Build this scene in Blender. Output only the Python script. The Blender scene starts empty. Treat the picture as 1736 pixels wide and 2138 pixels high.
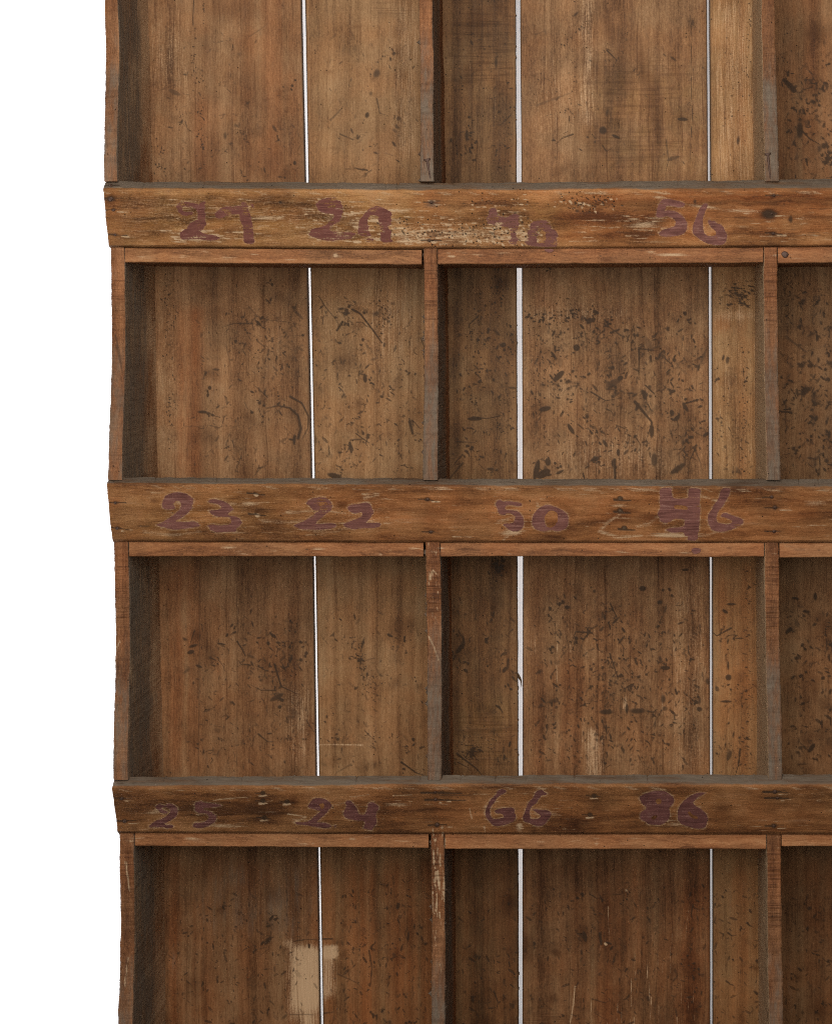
import bpy, math, random
import numpy as np
from mathutils import Vector
from mathutils.geometry import tessellate_polygon

# ------------------------------------------------------------------ units
# One "unit" below is one 1736-px-wide picture pixel on the rack's front plane = 0.6 mm.
S = 0.0006
CX, CY, CD = 1240.0, 680.0, 3900.0      # optical axis on the front plane, camera distance (units)
BASE = 2482.0                            # the rack's foot (units, downwards)
DB = 270.0                               # depth of the back boards behind the front plane
def W(x, d, y):                          # unit coordinates -> metres
    return ((x - CX) * S, d * S, (BASE - y) * S)
def un(px, d):                           # seen offset -> true offset at depth d (horizontal)
    return CX + (px - CX) * (CD + d) / CD
def uny(py, d):
    return CY + (py - CY) * (CD + d) / CD
def pr(x, d):
    return CX + (x - CX) * CD / (CD + d)
def pry(y, d):
    return CY + (y - CY) * CD / (CD + d)

sc = bpy.context.scene
col = sc.collection
random.seed(7)
rng = np.random.default_rng(11)

# ------------------------------------------------------------------ camera
cam = bpy.data.cameras.new('camera')
cam.sensor_fit = 'HORIZONTAL'
cam.sensor_width = 36.0
cam.lens = 36.0 * CD / 1736.0
cam.shift_x = (868.0 - CX) / 1736.0
cam.shift_y = -(1069.3 - CY) / 1736.0
cam.clip_end = 100.0
co = bpy.data.objects.new('camera', cam)
co.location = W(CX, -CD, CY)
co.rotation_euler = (math.radians(90), 0, 0)
col.objects.link(co)
sc.camera = co

# ------------------------------------------------------------------ world, lamps, exposure
w = bpy.data.worlds.new('World')
sc.world = w
w.use_nodes = True
bg = w.node_tree.nodes['Background']
bg.inputs['Color'].default_value = (1.0, 0.98, 0.96, 1)
bg.inputs['Strength'].default_value = 0.048
def area(name, loc, target, sx, sy, power, color=(1, 1, 1)):
    l = bpy.data.lights.new(name, 'AREA')
    l.shape = 'RECTANGLE'; l.size = sx; l.size_y = sy; l.energy = power; l.color = color
    o = bpy.data.objects.new(name, l)
    o.location = loc
    o.rotation_euler = (Vector(target) - Vector(loc)).to_track_quat('-Z', 'Y').to_euler()
    col.objects.link(o)
    return o
area('softbox', W(930, -2450, -90), W(1150, 100, 800), 1.3, 1.5, 34, (1.0, 0.955, 0.90))
area('front_fill', W(1240, -4800, 500), W(1240, 0, 1000), 1.6, 1.3, 4.5, (1.0, 0.96, 0.91))
area('added_backdrop_light', W(-700, 330, 1000), W(-40, 780, 1000), 0.2, 1.9, 24)  # unseen light added to burn the left backdrop out to white
area('added_backdrop_light', W(1400, 330, 1000), W(1400, 780, 1000), 1.2, 1.75, 2.2)  # unseen light added behind the rack to set the slits' brightness
sc.view_settings.view_transform = 'Standard'
sc.view_settings.look = 'None'
sc.view_settings.exposure = 0.0
sc.view_settings.gamma = 1.0
sc.cycles.use_denoising = False
sc.cycles.filter_width = 1.1
sc.cycles.adaptive_threshold = 0.025
sc.cycles.sample_clamp_indirect = 1.5
sc.cycles.sample_clamp_direct = 4.0
sc.view_settings.use_curve_mapping = False

# ------------------------------------------------------------------ wear and tone maps (vertex data, in units)
NL = 8   # dark, pale, dens, pit, saw, grey, warm, green
DARK, PALE, DENS, PIT, SAW, GREY, WARM, GREEN = range(NL)
X0, Y0, CW, CH = 180, -260, 1640, 2680
back = np.zeros((NL, CH, CW), np.float32)
front = np.zeros((NL, CH, CW), np.float32)
def ss(a, b, t):
    t = np.clip((t - a) / (b - a + 1e-9), 0, 1)
    return t * t * (3 - 2 * t)
def soft_layer(C):                        # broad, soft stains: pit channel on the back boards, dens channel in front
    return PIT if C is back else DENS
def dab(C, L, cx, cy, rx, ry=None, ang=0.0, amt=1.0, soft=0.6, mode='max'):
    ry = ry or rx
    if L == DARK and soft >= .9 and max(rx, ry) >= 9:
        L = soft_layer(C); amt *= 1.15
    R = max(rx, ry) + 2
    x0 = max(int(cx - R - X0), 0); x1 = min(int(cx + R - X0) + 2, CW)
    y0 = max(int(cy - R - Y0), 0); y1 = min(int(cy + R - Y0) + 2, CH)
    if x1 <= x0 or y1 <= y0:
        return
    yy, xx = np.mgrid[y0:y1, x0:x1].astype(np.float32)
    xx += X0 - cx; yy += Y0 - cy
    c, s = math.cos(ang), math.sin(ang)
    r = np.sqrt(((xx * c + yy * s) / rx) ** 2 + ((-xx * s + yy * c) / ry) ** 2)
    v = amt * ss(1.0, 1.0 - soft, r)
    A = C[L, y0:y1, x0:x1]
    if mode == 'max':
        np.maximum(A, v, out=A)
    else:
        A += v
def stroke(C, L, pts, w0, w1=None, amt=1.0, soft=0.6):
    w1 = w0 if w1 is None else w1
    P = np.array(pts, float)
    seg = np.hypot(*np.diff(P, axis=0).T)
    tot = seg.sum()
    n = max(2, int(tot / max(1.0, min(w0, w1) * 0.5)))
    cum = np.concatenate([[0], np.cumsum(seg)])
    for t in np.linspace(0, tot, n):
        x = np.interp(t, cum, P[:, 0]); y = np.interp(t, cum, P[:, 1])
        ww = w0 + (w1 - w0) * t / tot
        dab(C, L, x, y, max(ww, 0.8), None, 0, amt, soft)
def rect(C, L, x0, y0, x1, y1, amt, feather=20, mode='add'):
    if L == DARK:
        L = soft_layer(C); amt *= 1.6
    a0 = max(int(x0 - feather - X0), 0); a1 = min(int(x1 + feather - X0), CW)
    b0 = max(int(y0 - feather - Y0), 0); b1 = min(int(y1 + feather - Y0), CH)
    if a1 <= a0 or b1 <= b0:
        return
    yy, xx = np.mgrid[b0:b1, a0:a1].astype(np.float32)
    xx += X0; yy += Y0
    f = feather
    v = amt * ss(x0 - f, x0 + f, xx) * ss(x1 + f, x1 - f, xx) * ss(y0 - f, y0 + f, yy) * ss(y1 + f, y1 - f, yy)
    A = C[L, b0:b1, a0:a1]
    if mode == 'add':
        A += v
    else:
        np.maximum(A, v, out=A)
def dashes(C, x0, y0, x1, y1, n, ln=(8, 22), wd=(2.2, 5), amt=(.35, .9), vert=0.5, gauss=False):
    for _ in range(n):
        if gauss:
            x = random.gauss((x0 + x1) / 2, (x1 - x0) / 4); y = random.gauss((y0 + y1) / 2, (y1 - y0) / 4)
        else:
            x = random.uniform(x0, x1); y = random.uniform(y0, y1)
        l = random.uniform(*ln) * random.choice((.5, .7, 1, 1)); ww = random.uniform(*wd)
        a = math.pi / 2 + random.gauss(0, 1 - vert) * 1.2 if random.random() < .75 else random.uniform(0, math.pi)
        k = random.random()
        A = random.uniform(*amt)
        if k < .62:
            dab(C, DARK, x, y, l / 2, ww / 2 + .4, a, A, .55)
        elif k < .82:
            b = a + random.uniform(-.9, .9)
            stroke(C, DARK, [(x, y), (x + l * .5 * math.cos(a), y + l * .5 * math.sin(a)),
                             (x + l * .5 * (math.cos(a) + math.cos(b)), y + l * .5 * (math.sin(a) + math.sin(b)))], ww / 2 + .3, .8, A, .6)
        else:
            for _k in range(3):
                dab(C, DARK, x + random.gauss(0, 3), y + random.gauss(0, 4), random.uniform(1.5, ww), random.uniform(2, ww + 2), random.uniform(0, 3), A, .6)
def scuffs(C, x0, y0, x1, y1, n, big=1.0):
    for _ in range(n):
        cx, cy = random.uniform(x0, x1), random.uniform(y0, y1)
        R = random.uniform(8, 42); a0 = random.uniform(0, math.pi); tone = random.uniform(.35, 1.0)
        if random.random() < .5:
            dab(C, DARK, cx, cy, R * random.uniform(.5, 1.1), R * random.uniform(.6, 1.3), random.uniform(0, 3), random.uniform(.15, .5), 1.0)
        for k in range(random.randint(2, 9)):
            x, y = random.gauss(cx, R * .55), random.gauss(cy, R * .6)
            if not (x0 - 10 < x < x1 + 10): continue
            sz = min(11, random.lognormvariate(1.1, .55)) * big
            a = a0 + random.gauss(0, .6); q = random.random(); A = min(1, tone * random.uniform(.6, 1.2))
            if q < .5:
                dab(C, DARK, x, y, sz * random.uniform(.9, 2.2), sz * random.uniform(.35, .8), a, A, random.choice((.35, .6, .85)))
            elif q < .75:
                b = a + random.gauss(0, .7); l = sz * random.uniform(2, 5)
                stroke(C, DARK, [(x, y), (x + l * math.cos(a), y + l * math.sin(a)), (x + l * (math.cos(a) + .8 * math.cos(b)), y + l * (math.sin(a) + .8 * math.sin(b)))], max(.9, sz * .35), .7, A, .6)
            else:
                for _k in range(3):
                    dab(C, DARK, x + random.gauss(0, sz * .7), y + random.gauss(0, sz * .8), sz * random.uniform(.3, .8), sz * random.uniform(.3, .9), random.uniform(0, 3), A, .5)
def holes(C, cx, cy, rx, ry, n, r=(1.2, 2.4)):
    for _ in range(n):
        dab(C, DARK, random.gauss(cx, rx / 2), random.gauss(cy, ry / 2), random.uniform(*r), random.uniform(*r), 0, 1.0, .45)

# ---- back boards: worn, bruised and stained wood, toned darker and redder at the bottom
B = back
# top row
rect(B, DENS, 340, 180, 640, 380, .35, 60); rect(B, DENS, 640, 40, 880, 380, .30, 50)
dashes(B, 370, 60, 630, 370, 38, amt=(.2, .6)); dashes(B, 660, 80, 870, 370, 30, amt=(.25, .7))
dashes(B, 480, 250, 640, 375, 26, amt=(.3, .6)); dab(B, DARK, 786, 153, 11, 15, .4, .55, .7); dab(B, DARK, 774, 195, 7, 9, 0, .5, .8)
dab(B, DARK, 766, 240, 6, 9, .3, .8, .6); dab(B, DARK, 615, 340, 4, 6, 0, 1, .5); dab(B, DARK, 470, 283, 6, 14, 0, .55, .8)
dab(B, DARK, 430, 78, 10, 22, -.2, .4, .9); stroke(B, DARK, [(404, 0), (403, 40), (402, 60)], 1.6, 1, .9)
holes(B, 420, 230, 10, 120, 60, (1, 2.2)); holes(B, 404, 120, 4, 70, 18); holes(B, 335, 340, 14, 50, 26)
holes(B, 425, 12, 3, 40, 14)
for x, y in [(688, 150), (745, 56), (700, 310), (560, 206)]:
    dab(B, DARK, x, y, 20, 6, random.uniform(-.6, .6), .28, .9)
stroke(B, DARK, [(520, 76), (545, 60), (560, 48)], 3, 1.5, .4); stroke(B, DARK, [(690, 250), (708, 232), (716, 222)], 4, 2, .5)
rect(B, WARM, 500, -60, 630, 380, .5, 45); rect(B, WARM, 395, 200, 455, 380, .6, 25); rect(B, PALE, 820, 0, 880, 330, .22, 30)
rect(B, PALE, 300, 30, 400, 200, .14, 40); rect(B, DARK, 400, 300, 470, 380, .16, 30); rect(B, DARK, 560, 310, 640, 380, .16, 40)
rect(B, SAW, 940, -50, 1078, 190, .75, 40); rect(B, SAW, 1230, 90, 1440, 360, .58, 70); rect(B, SAW, 780, 0, 870, 50, .5, 20)
rect(B, DARK, 930, -60, 1078, 120, .22, 40); holes(B, 1000, 100, 90, 140, 80, (1, 2.4)); holes(B, 985, 290, 12, 60, 26, (1.5, 4)); holes(B, 1060, 300, 10, 100, 30)
dab(B, DARK, 974, 283, 6, 20, 0, .9, .8); dab(B, DARK, 1035, 130, 5, 22, 0, .7, .8)
for x, y, rx, ry, a in [(1270, 55, 22, 90, .4), (1290, 180, 60, 60, .4), (1340, 140, 26, 120, .55), (1370, 250, 22, 90, .45), (1250, 290, 60, 60, .3), (1330, 330, 80, 30, .3), (1240, 150, 40, 80, .3)]:
    dab(B, DARK, x, y, rx, ry, -.2, a, 1.0)
dashes(B, 1100, 20, 1470, 375, 40, amt=(.2, .6), vert=.6); dab(B, DARK, 1258, 272, 11, 12, 0, .75, .6); dab(B, DARK, 1267, 235, 6, 16, .2, .5, .8)
dab(B, DARK, 1220, 155, 14, 6, -.4, .4, .9); stroke(B, DARK, [(1120, 220), (1160, 205), (1195, 192)], 5, 2, .35)
holes(B, 1195, 120, 14, 120, 30, (1, 2)); stroke(B, DARK, [(1440, 30), (1443, 80), (1441, 150), (1445, 240), (1440, 330)], 1.2, 1.0, .8)
rect(B, PALE, 1210, -40, 1240, 260, .25, 14); rect(B, PALE, 1100, 120, 1200, 300, .12, 40)
rect(B, GREEN, 1230, 150, 1480, 380, .4, 60)
rect(B, PALE, 1487, 0, 1580, 380, .20, 20); rect(B, WARM, 1540, 0, 1560, 300, .5, 8)
holes(B, 1565, 120, 22, 180, 60, (1, 2.2)); holes(B, 1525, 200, 30, 180, 20); dab(B, DARK, 1540, 293, 5, 15, .1, .65, .7)
rect(B, DENS, 1640, 60, 1760, 380, .5, 40); rect(B, WARM, 1620, -60, 1760, 380, .55, 30)
dashes(B, 1640, 150, 1740, 380, 70, (8, 26), (3, 7), (.4, .9), .4); dab(B, DARK, 1700, 70, 60, 34, 0, .5, 1.0); dashes(B, 1630, 20, 1740, 150, 12)
stroke(B, DARK, [(1670, 270), (1690, 290), (1712, 302)], 2.5, 1, .9); rect(B, DARK, 1690, 240, 1760, 380, .10, 40)
holes(B, 1636, 115, 16, 40, 20)
for x, y, rx, ry, an, a in [(1300, 120, 34, 130, .1, .45), (1365, 210, 30, 110, -.15, .5), (1240, 300, 80, 70, 0, .3), (1120, 60, 40, 90, 0, .25), (1000, 40, 70, 60, 0, .5), (560, 330, 90, 60, 0, .35), (430, 90, 20, 60, 0, .4), (520, 180, 60, 90, 0, .25), (480, 20, 120, 40, 0, .3), (1690, 90, 70, 50, .1, .22), (1700, 320, 50, 60, 0, .25), (780, 300, 70, 70, 0, .22), (1050, 330, 40, 50, 0, .35)]:
    dab(B, DARK, x, y, rx, ry, an, a, 1.0)
# second row
rect(B, DENS, 370, 640, 640, 990, .6, 70); rect(B, DENS, 650, 620, 880, 990, .8, 50); rect(B, DENS, 1090, 650, 1480, 990, .9, 50)
rect(B, DENS, 940, 640, 1075, 990, .5, 30); rect(B, DENS, 1490, 700, 1580, 990, .3, 30); rect(B, DENS, 1620, 560, 1760, 990, .9, 50)
dashes(B, 440, 620, 640, 780, 70, amt=(.3, .75), gauss=True); dashes(B, 380, 760, 640, 985, 46, amt=(.3, .75)); dashes(B, 660, 760, 870, 985, 120, amt=(.35, .85))
dashes(B, 670, 620, 860, 720, 36, amt=(.35, .85)); dashes(B, 500, 690, 620, 800, 40, amt=(.4, .9), gauss=True)
stroke(B, DARK, [(665, 618), (680, 642), (700, 666), (714, 690)], 1.6, 1, .7); stroke(B, DARK, [(757, 662), (775, 685), (797, 716)], 2.6, 1.5, .95)
stroke(B, DARK, [(735, 646), (752, 655), (757, 662)], 3.5, 2.5, .85); stroke(B, DARK, [(703, 690), (715, 672)], 3, 3.5, .85)
dab(B, DARK, 724, 654, 12, 5, 0, .8, .8); dab(B, DARK, 712, 645, 12, 5, -.1, .7, .8); dab(B, DARK, 760, 653, 6, 5, 0, .85, .7); dab(B, DARK, 786, 655, 14, 9, -.3, .55, .8)
stroke(B, DARK, [(555, 853), (580, 847), (605, 852), (622, 868), (628, 895), (622, 915)], 2, 6, .7, .8)
stroke(B, DARK, [(605, 828), (630, 842), (644, 870), (642, 895), (630, 918)], 4.5, 1.5, .7, .8)
stroke(B, DARK, [(520, 640), (536, 660), (560, 668), (600, 672), (636, 682)], 1.8, 1, .5); stroke(B, DARK, [(553, 715), (590, 702), (636, 700)], 1.5, 1, .5)
stroke(B, DARK, [(530, 690), (525, 672), (536, 660)], 1.5, 1.5, .6); dab(B, DARK, 617, 640, 3, 14, .2, .6, .7); dab(B, DARK, 564, 628, 3.5, 13, .4, .7, .7)
dab(B, DARK, 578, 665, 24, 6, 0, .35, .9); dab(B, DARK, 614, 918, 4, 16, .05, 1, .6); dab(B, DARK, 608, 918, 9, 3, .2, .9, .7)
dab(B, DARK, 632, 700, 4, 4); stroke(B, DARK, [(730, 925), (733, 945)], 4, 3, .8); stroke(B, DARK, [(732, 919), (755, 917)], 3, 3, .6); stroke(B, DARK, [(742, 905), (770, 925)], 2, 1.5, .7)
stroke(B, DARK, [(855, 880), (861, 905)], 5, 4, .7); dab(B, DARK, 748, 843, 18, 16, 0, .5, .9); dab(B, DARK, 735, 850, 30, 26, 0, .3, 1)
stroke(B, DARK, [(472, 870 - 150), (482, 770), (480, 800)], 4, 3, .35, .9)
for x, y in [(560, 560), (470, 620), (600, 760), (820, 800)]:
    dab(B, DARK, x, y, 60, 50, 0, .14, 1)
holes(B, 353, 640, 16, 110, 90, (.9, 2.2)); holes(B, 356, 850, 12, 80, 30); holes(B, 800, 670, 14, 60, 55, (.9, 2.2)); holes(B, 836, 765, 14, 30, 8)
rect(B, WARM, 372, 640, 420, 1000, .8, 16); rect(B, WARM, 300, 560, 370, 640, .3, 20); rect(B, PALE, 325, 650, 368, 990, .10, 14); rect(B, PALE, 770, 560, 880, 760, .12, 40)
rect(B, PALE, 660, 600, 880, 990, .07, 60)
holes(B, 1000, 700, 26, 120, 80, (1, 3)); holes(B, 1040, 600, 14, 50, 40, (1, 3)); dab(B, DARK, 1045, 592, 26, 30, 0, .5, 1); dab(B, DARK, 1070, 720, 12, 50, 0, .55, 1)
holes(B, 1066, 730, 10, 60, 30, (1, 3)); dashes(B, 945, 650, 1070, 990, 60, amt=(.35, .85)); stroke(B, DARK, [(987, 870), (1015, 874), (1045, 868)], 1.6, 1.6, .8)
holes(B, 1050, 880, 20, 120, 60, (1, 2.2)); rect(B, DARK, 930, 560, 1075, 720, .14, 50)
dashes(B, 1120, 660, 1470, 830, 60, (8, 20), (3, 6.5), (.3, .85), .35); dashes(B, 1180, 700, 1470, 985, 95, (8, 24), (3, 6.5), (.3, .9), .4); dashes(B, 1110, 700, 1470, 985, 150, (5, 13), (2, 4), (.35, .8), .5)
for x, y, rx, ry, an, a in [(1203, 726, 14, 14, 0, .95), (1294, 790, 14, 10, .5, .95), (1278, 768, 9, 10, 0, .7), (1155, 742, 6, 20, .6, .8), (1170, 830 - 135, 6, 14, 0, .6), (1268, 727 - 50, 4, 16, 0, .9), (1358, 748, 4, 16, .1, .85), (1369, 748, 5, 7, 0, .9), (1330, 700, 7, 7, 0, .9), (1304, 690, 5, 8, 0, .85), (1448, 712, 4, 11, .35, .95), (1463, 745, 9, 4, .3, .95), (1407, 752, 8, 9, 0, .8), (1402, 792, 4, 13, -.7, .85), (1404, 817, 12, 7, .2, .95), (1225, 870, 9, 9, 0, .75), (1290, 945, 6, 16, 0, 1), (1402, 862, 10, 14, .3, .8), (1280, 800, 40, 14, .5, .5), (1350, 730, 40, 4, -.1, .6), (1420, 690, 16, 4, .5, .7), (1100, 662, 12, 6, .3, .8), (1110, 820, 5, 12, .5, .85), (1360, 900, 10, 30, 0, .7), (1365, 960, 14, 30, 0, .6), (1430, 850, 8, 24, .5, .7), (1330, 850, 8, 20, -.4, .75)]:
    dab(B, DARK, x, y, max(2.2, rx * .62), max(2.2, ry * .62), -an, a, .45)
    dashes(B, x - 30, y - 34, x + 30, y + 34, 3, (5, 16), (2, 4.5), (.4, .9), .4)
for x, y in [(1330, 850), (1430, 900), (1230, 950), (1180, 900), (1380, 790)]:
    dab(B, DARK, x, y, 46, 50, 0, .22, 1)
holes(B, 1130, 665, 40, 18, 20, (1.5, 4)); holes(B, 1200, 657, 90, 18, 60, (1, 2.6)); holes(B, 1195, 655, 30, 14, 18, (1.4, 3.4)); holes(B, 1122, 760, 12, 120, 45, (1, 2.6)); holes(B, 1156, 760, 16, 120, 70, (.9, 2.2)); holes(B, 1148, 566, 8, 20, 14, (1, 2.6))
rect(B, PALE, 1100, 640, 1320, 672, .20, 20); rect(B, PALE, 1150, 900, 1400, 1000, .18, 50); rect(B, WARM, 1100, 560, 1160, 640, .4, 30)
dab(B, DARK, 1290, 650, 40, 26, 0, .35, 1.0); dab(B, DARK, 1310, 665, 16, 10, 0, .5, 1)
for k in range(120):   # knot shaped dark ripples in the narrow board
    a = random.gauss(1545, 18); b = random.gauss(618, 14)
    if b < 645: dab(B, DARK, a, b, random.uniform(3, 8), 1.4, random.gauss(.15, .25), .9, .6)
rect(B, PALE, 1490, 650, 1580, 668, .16, 8); rect(B, WARM, 1487, 655, 1560, 690, .7, 10); rect(B, PALE, 1487, 560, 1580, 1000, .12, 16)
rect(B, WARM, 1535, 680, 1556, 1000, .5, 8); holes(B, 1556, 850, 12, 130, 50); dab(B, DARK, 1518, 752, 6, 13, 0, .65, .7); dab(B, DARK, 1509, 747, 4, 10, .2, .75, .7)
dashes(B, 1495, 860, 1575, 990, 22, amt=(.4, .8)); holes(B, 1525, 820, 40, 170, 12, (1.6, 2.6))
dashes(B, 1640, 600, 1745, 990, 80, (8, 22), (3, 7), (.4, .9), .4); dashes(B, 1690, 640, 1760, 960, 46, (8, 24), (4, 9), (.4, 1), .5)
rect(B, DARK, 1690, 640, 1760, 960, .22, 40); holes(B, 1645, 620, 10, 60, 20); rect(B, WARM, 1620, 700, 1680, 1000, .5, 30)
# third row
rect(B, DENS, 400, 1280, 650, 1610, .7, 60); rect(B, DENS, 670, 1260, 890, 1610, .45, 50); rect(B, DENS, 1095, 1250, 1480, 1610, 1.0, 60)
rect(B, DENS, 945, 1270, 1078, 1610, .6, 30); rect(B, DENS, 1490, 1250, 1590, 1610, .35, 30); rect(B, DENS, 1620, 1240, 1760, 1610, .6, 40)
dashes(B, 400, 1300, 640, 1610, 110, amt=(.3, .8)); dashes(B, 520, 1310, 640, 1460, 60, amt=(.4, .85), gauss=True); dashes(B, 680, 1270, 885, 1600, 60, amt=(.35, .75))
dab(B, DARK, 403, 1349, 14, 4, -.3, .85, .6); dab(B, DARK, 398, 1362, 11, 6, -.3, .85, .6); dab(B, DARK, 386, 1335, 10, 6, .5, .6, .8)
stroke(B, DARK, [(495, 1340), (505, 1355), (512, 1370)], 3, 1.5, .7); dab(B, DARK, 740, 1288, 3, 10, -.2, .7); dab(B, DARK, 757, 1345, 4, 26, .25, .7, .8); dab(B, DARK, 752, 1378, 8, 6, 0, .7)
for k in range(140):
    t = random.random()
    dab(B, DARK, 738 + t * 48 + random.gauss(0, 6 + 5 * t), 1340 + t * 120 + random.gauss(0, 8), random.uniform(1, 2.3), random.uniform(1, 2.3), 0, .95, .5)
dab(B, DARK, 765, 1410, 26, 80, -.36, .3, 1.0)
stroke(B, PALE, [(665, 1556), (700, 1555), (745, 1556), (757, 1556)], 1.4, 2.6, .45)
rect(B, PALE, 600, 1440, 655, 1600, .20, 26); rect(B, WARM, 330, 1180, 410, 1610, .55, 22); stroke(B, DARK, [(417, 1180), (416, 1400), (414, 1610)], 3, 3, .5, 1.0); stroke(B, DARK, [(496, 1190), (495, 1400), (494, 1600)], 1.2, 1, .5)
stroke(B, DARK, [(635, 1180), (632, 1400)], 1, 1, .4); holes(B, 480, 1250, 160, 90, 10, (1.2, 2)); holes(B, 480, 1570, 160, 90, 16, (1.2, 2.2))
rect(B, DARK, 520, 1280, 640, 1480, .12, 40)
holes(B, 1040, 1180, 16, 22, 70, (1.4, 3.6)); dab(B, DARK, 1048, 1186, 26, 30, 0, .6, 1); dashes(B, 945, 1250, 1070, 1420, 40, amt=(.4, .85))
rect(B, SAW, 950, 1490, 1078, 1612, .6, 35); rect(B, GREEN, 945, 1460, 1078, 1612, .4, 30); holes(B, 1000, 1560, 90, 60, 120, (.9, 2)); holes(B, 935, 1400, 6, 160, 60)
dashes(B, 1130, 1260, 1470, 1600, 230, (7, 20), (3, 6), (.35, .85), .5); dashes(B, 1180, 1330, 1400, 1520, 120, (6, 16), (2.5, 5), (.4, .9), .3, True)
for x, y, rx, ry, a in [(1341, 1229, 11, 8, .9), (1377, 1258, 9, 7, .7), (1240, 1235, 6, 6, .6), (1262, 1290, 5, 8, .7), (1430, 1190, 12, 4, .8), (1265, 1487, 22, 8, .8), (1330, 1485, 26, 9, .7), (1384, 1460, 8, 14, .6), (1308, 1480, 5, 16, .9), (1265, 1522, 3, 14, 1), (1250, 1300, 40, 30, .2)]:
    dab(B, DARK, x, y, rx, ry, 0, a, .7)
stroke(B, DARK, [(1272, 1365), (1282, 1395), (1290, 1420)], 2, 1.4, .8)
rect(B, PALE, 1222, 1530, 1255, 1660, .42, 26); dab(B, PALE, 1236, 1535, 22, 30, 0, .35, 1.0); rect(B, PALE, 1400, 1200, 1475, 1610, .14, 20); rect(B, DARK, 1120, 1350, 1200, 1520, .15, 40); dab(B, PALE, 1305, 1470, 8, 26, 0, .4, .9)
for k in range(26):
    x = random.uniform(1100, 1470); y = random.uniform(1250, 1560)
    stroke(B, PALE, [(x, y), (x + random.gauss(0, 1.5), y + random.uniform(20, 90))], .9, .8, random.uniform(.2, .42))
rect(B, WARM, 1120, 1380, 1240, 1610, .5, 40); rect(B, WARM, 1487, 1180, 1600, 1610, .5, 20)
for k in range(260):
    dab(B, DARK, 1560 + random.gauss(0, 6), random.uniform(1170, 1610), random.uniform(2, 5), 1.1, 0, random.uniform(.4, .9), .6)
dashes(B, 1495, 1280, 1560, 1600, 30, amt=(.4, .85))
for x, y, rx, ry, an in [(1526, 1262, 15, 3.5, 0), (1513, 1277, 10, 5, .6), (1543, 1333, 12, 2.6, 0), (1520, 1415, 9, 9, 0), (1515, 1465, 18, 3.5, 0), (1519, 1390, 3, 14, 0)]:
    dab(B, DARK, x, y, rx, ry, an, .8, .6)
dashes(B, 1650, 1290, 1740, 1600, 70, (9, 24), (3, 8), (.4, .9), .4); dab(B, DARK, 1710, 1290, 22, 26, 0, .5, 1); dab(B, DARK, 1660, 1250, 11, 4, .15, .9); dab(B, DARK, 1701, 1246, 5, 12, 0, .95)
dab(B, DARK, 1690, 1540, 12, 30, .2, .6, 1); dab(B, DARK, 1700, 1440, 14, 40, 0, .5, 1)
# bottom row
rect(B, DENS, 350, 1850, 660, 2240, .9, 60); rect(B, DENS, 690, 1820, 900, 2240, .9, 60); rect(B, DENS, 940, 1850, 1480, 2240, .85, 60); rect(B, DENS, 1490, 1850, 1760, 2240, .7, 40)
dashes(B, 370, 1870, 600, 2240, 120, (8, 20), (3, 6), (.3, .75), .4); dashes(B, 690, 1840, 890, 2240, 150, (8, 22), (3, 6), (.3, .7), .7); dashes(B, 960, 1850, 1470, 2240, 190, (8, 22), (2.5, 6), (.3, .75), .4); dashes(B, 1490, 1860, 1740, 2240, 130, (8, 22), (3, 7), (.3, .8), .4)
stroke(B, DARK, [(1252, 1950), (1253, 1965), (1255, 1972)], 4, 3, 1); dab(B, DARK, 1270, 1970, 10, 3, .3, .95); dab(B, DARK, 1276, 1980, 3, 8, .6, .9); dab(B, PALE, 1264, 1972, 5, 4, .5, .8); dab(B, PALE, 1307, 1860, 3, 5, 0, .7)
rect(B, PALE, 614, 1980, 668, 2108, .50, 16); rect(B, PALE, 598, 1972, 664, 2140, .30, 24); dab(B, PALE, 640, 2120, 40, 60, 0, .4, 1.0); rect(B, PALE, 674, 1980, 697, 2085, .48, 16); rect(B, PALE, 676, 1974, 706, 2000, .5, 7); rect(B, PALE, 640, 2118, 668, 2240, .3, 30)
rect(B, PALE, 590, 1960, 612, 1978, .3, 12)
stroke(B, DARK, [(612, 1966), (640, 1962), (662, 1963)], 2.2, 1.6, .6); stroke(B, DARK, [(674, 1961), (694, 1961)], 2.5, 2, .7); dab(B, DARK, 645, 1976, 3, 7, 0, 1, .5)
stroke(B, DARK, [(604, 2119), (640, 2119), (655, 2120)], 3, 2, .5, .9)
stroke(B, DARK, [(675, 2117), (690, 2114)], 3, 2, .6)
rect(B, GREY, 430, 1800, 665, 1960, .35, 50); rect(B, WARM, 345, 1880, 430, 2240, .5, 25); rect(B, WARM, 680, 1800, 900, 2240, .6, 50); rect(B, WARM, 1220, 1830, 1480, 2240, .5, 60)
stroke(B, DARK, [(770, 1985), (776, 2020), (773, 2060)], 3, 2, .6); dab(B, DARK, 852, 1956, 4, 16, .1, .6); dab(B, DARK, 838, 1980, 4, 12, .3, .6); dab(B, DARK, 1160, 1990, 20, 12, .2, .6, 1)
for k in range(46):
    x = random.gauss(1360, 70); y = random.uniform(1880, 2200)
    stroke(B, PALE, [(x, y), (x + random.gauss(0, 2), y + random.uniform(20, 80))], 1.1, .9, random.uniform(.2, .45))
stroke(B, PALE, [(1200, 2060), (1196, 2100), (1190, 2136)], 2.5, 2, .5)
rect(B, SAW, 1090, 2115, 1180, 2240, .8, 20)
rect(B, DARK, 1200, 1850, 1330, 2060, .14, 60)
scuffs(B, 430, 620, 640, 985, 26); scuffs(B, 665, 630, 870, 985, 34); scuffs(B, 945, 600, 1070, 985, 20); scuffs(B, 1105, 660, 1470, 985, 74, 1.25); scuffs(B, 1495, 700, 1575, 985, 8); scuffs(B, 1635, 600, 1760, 985, 40, 1.3)
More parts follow.
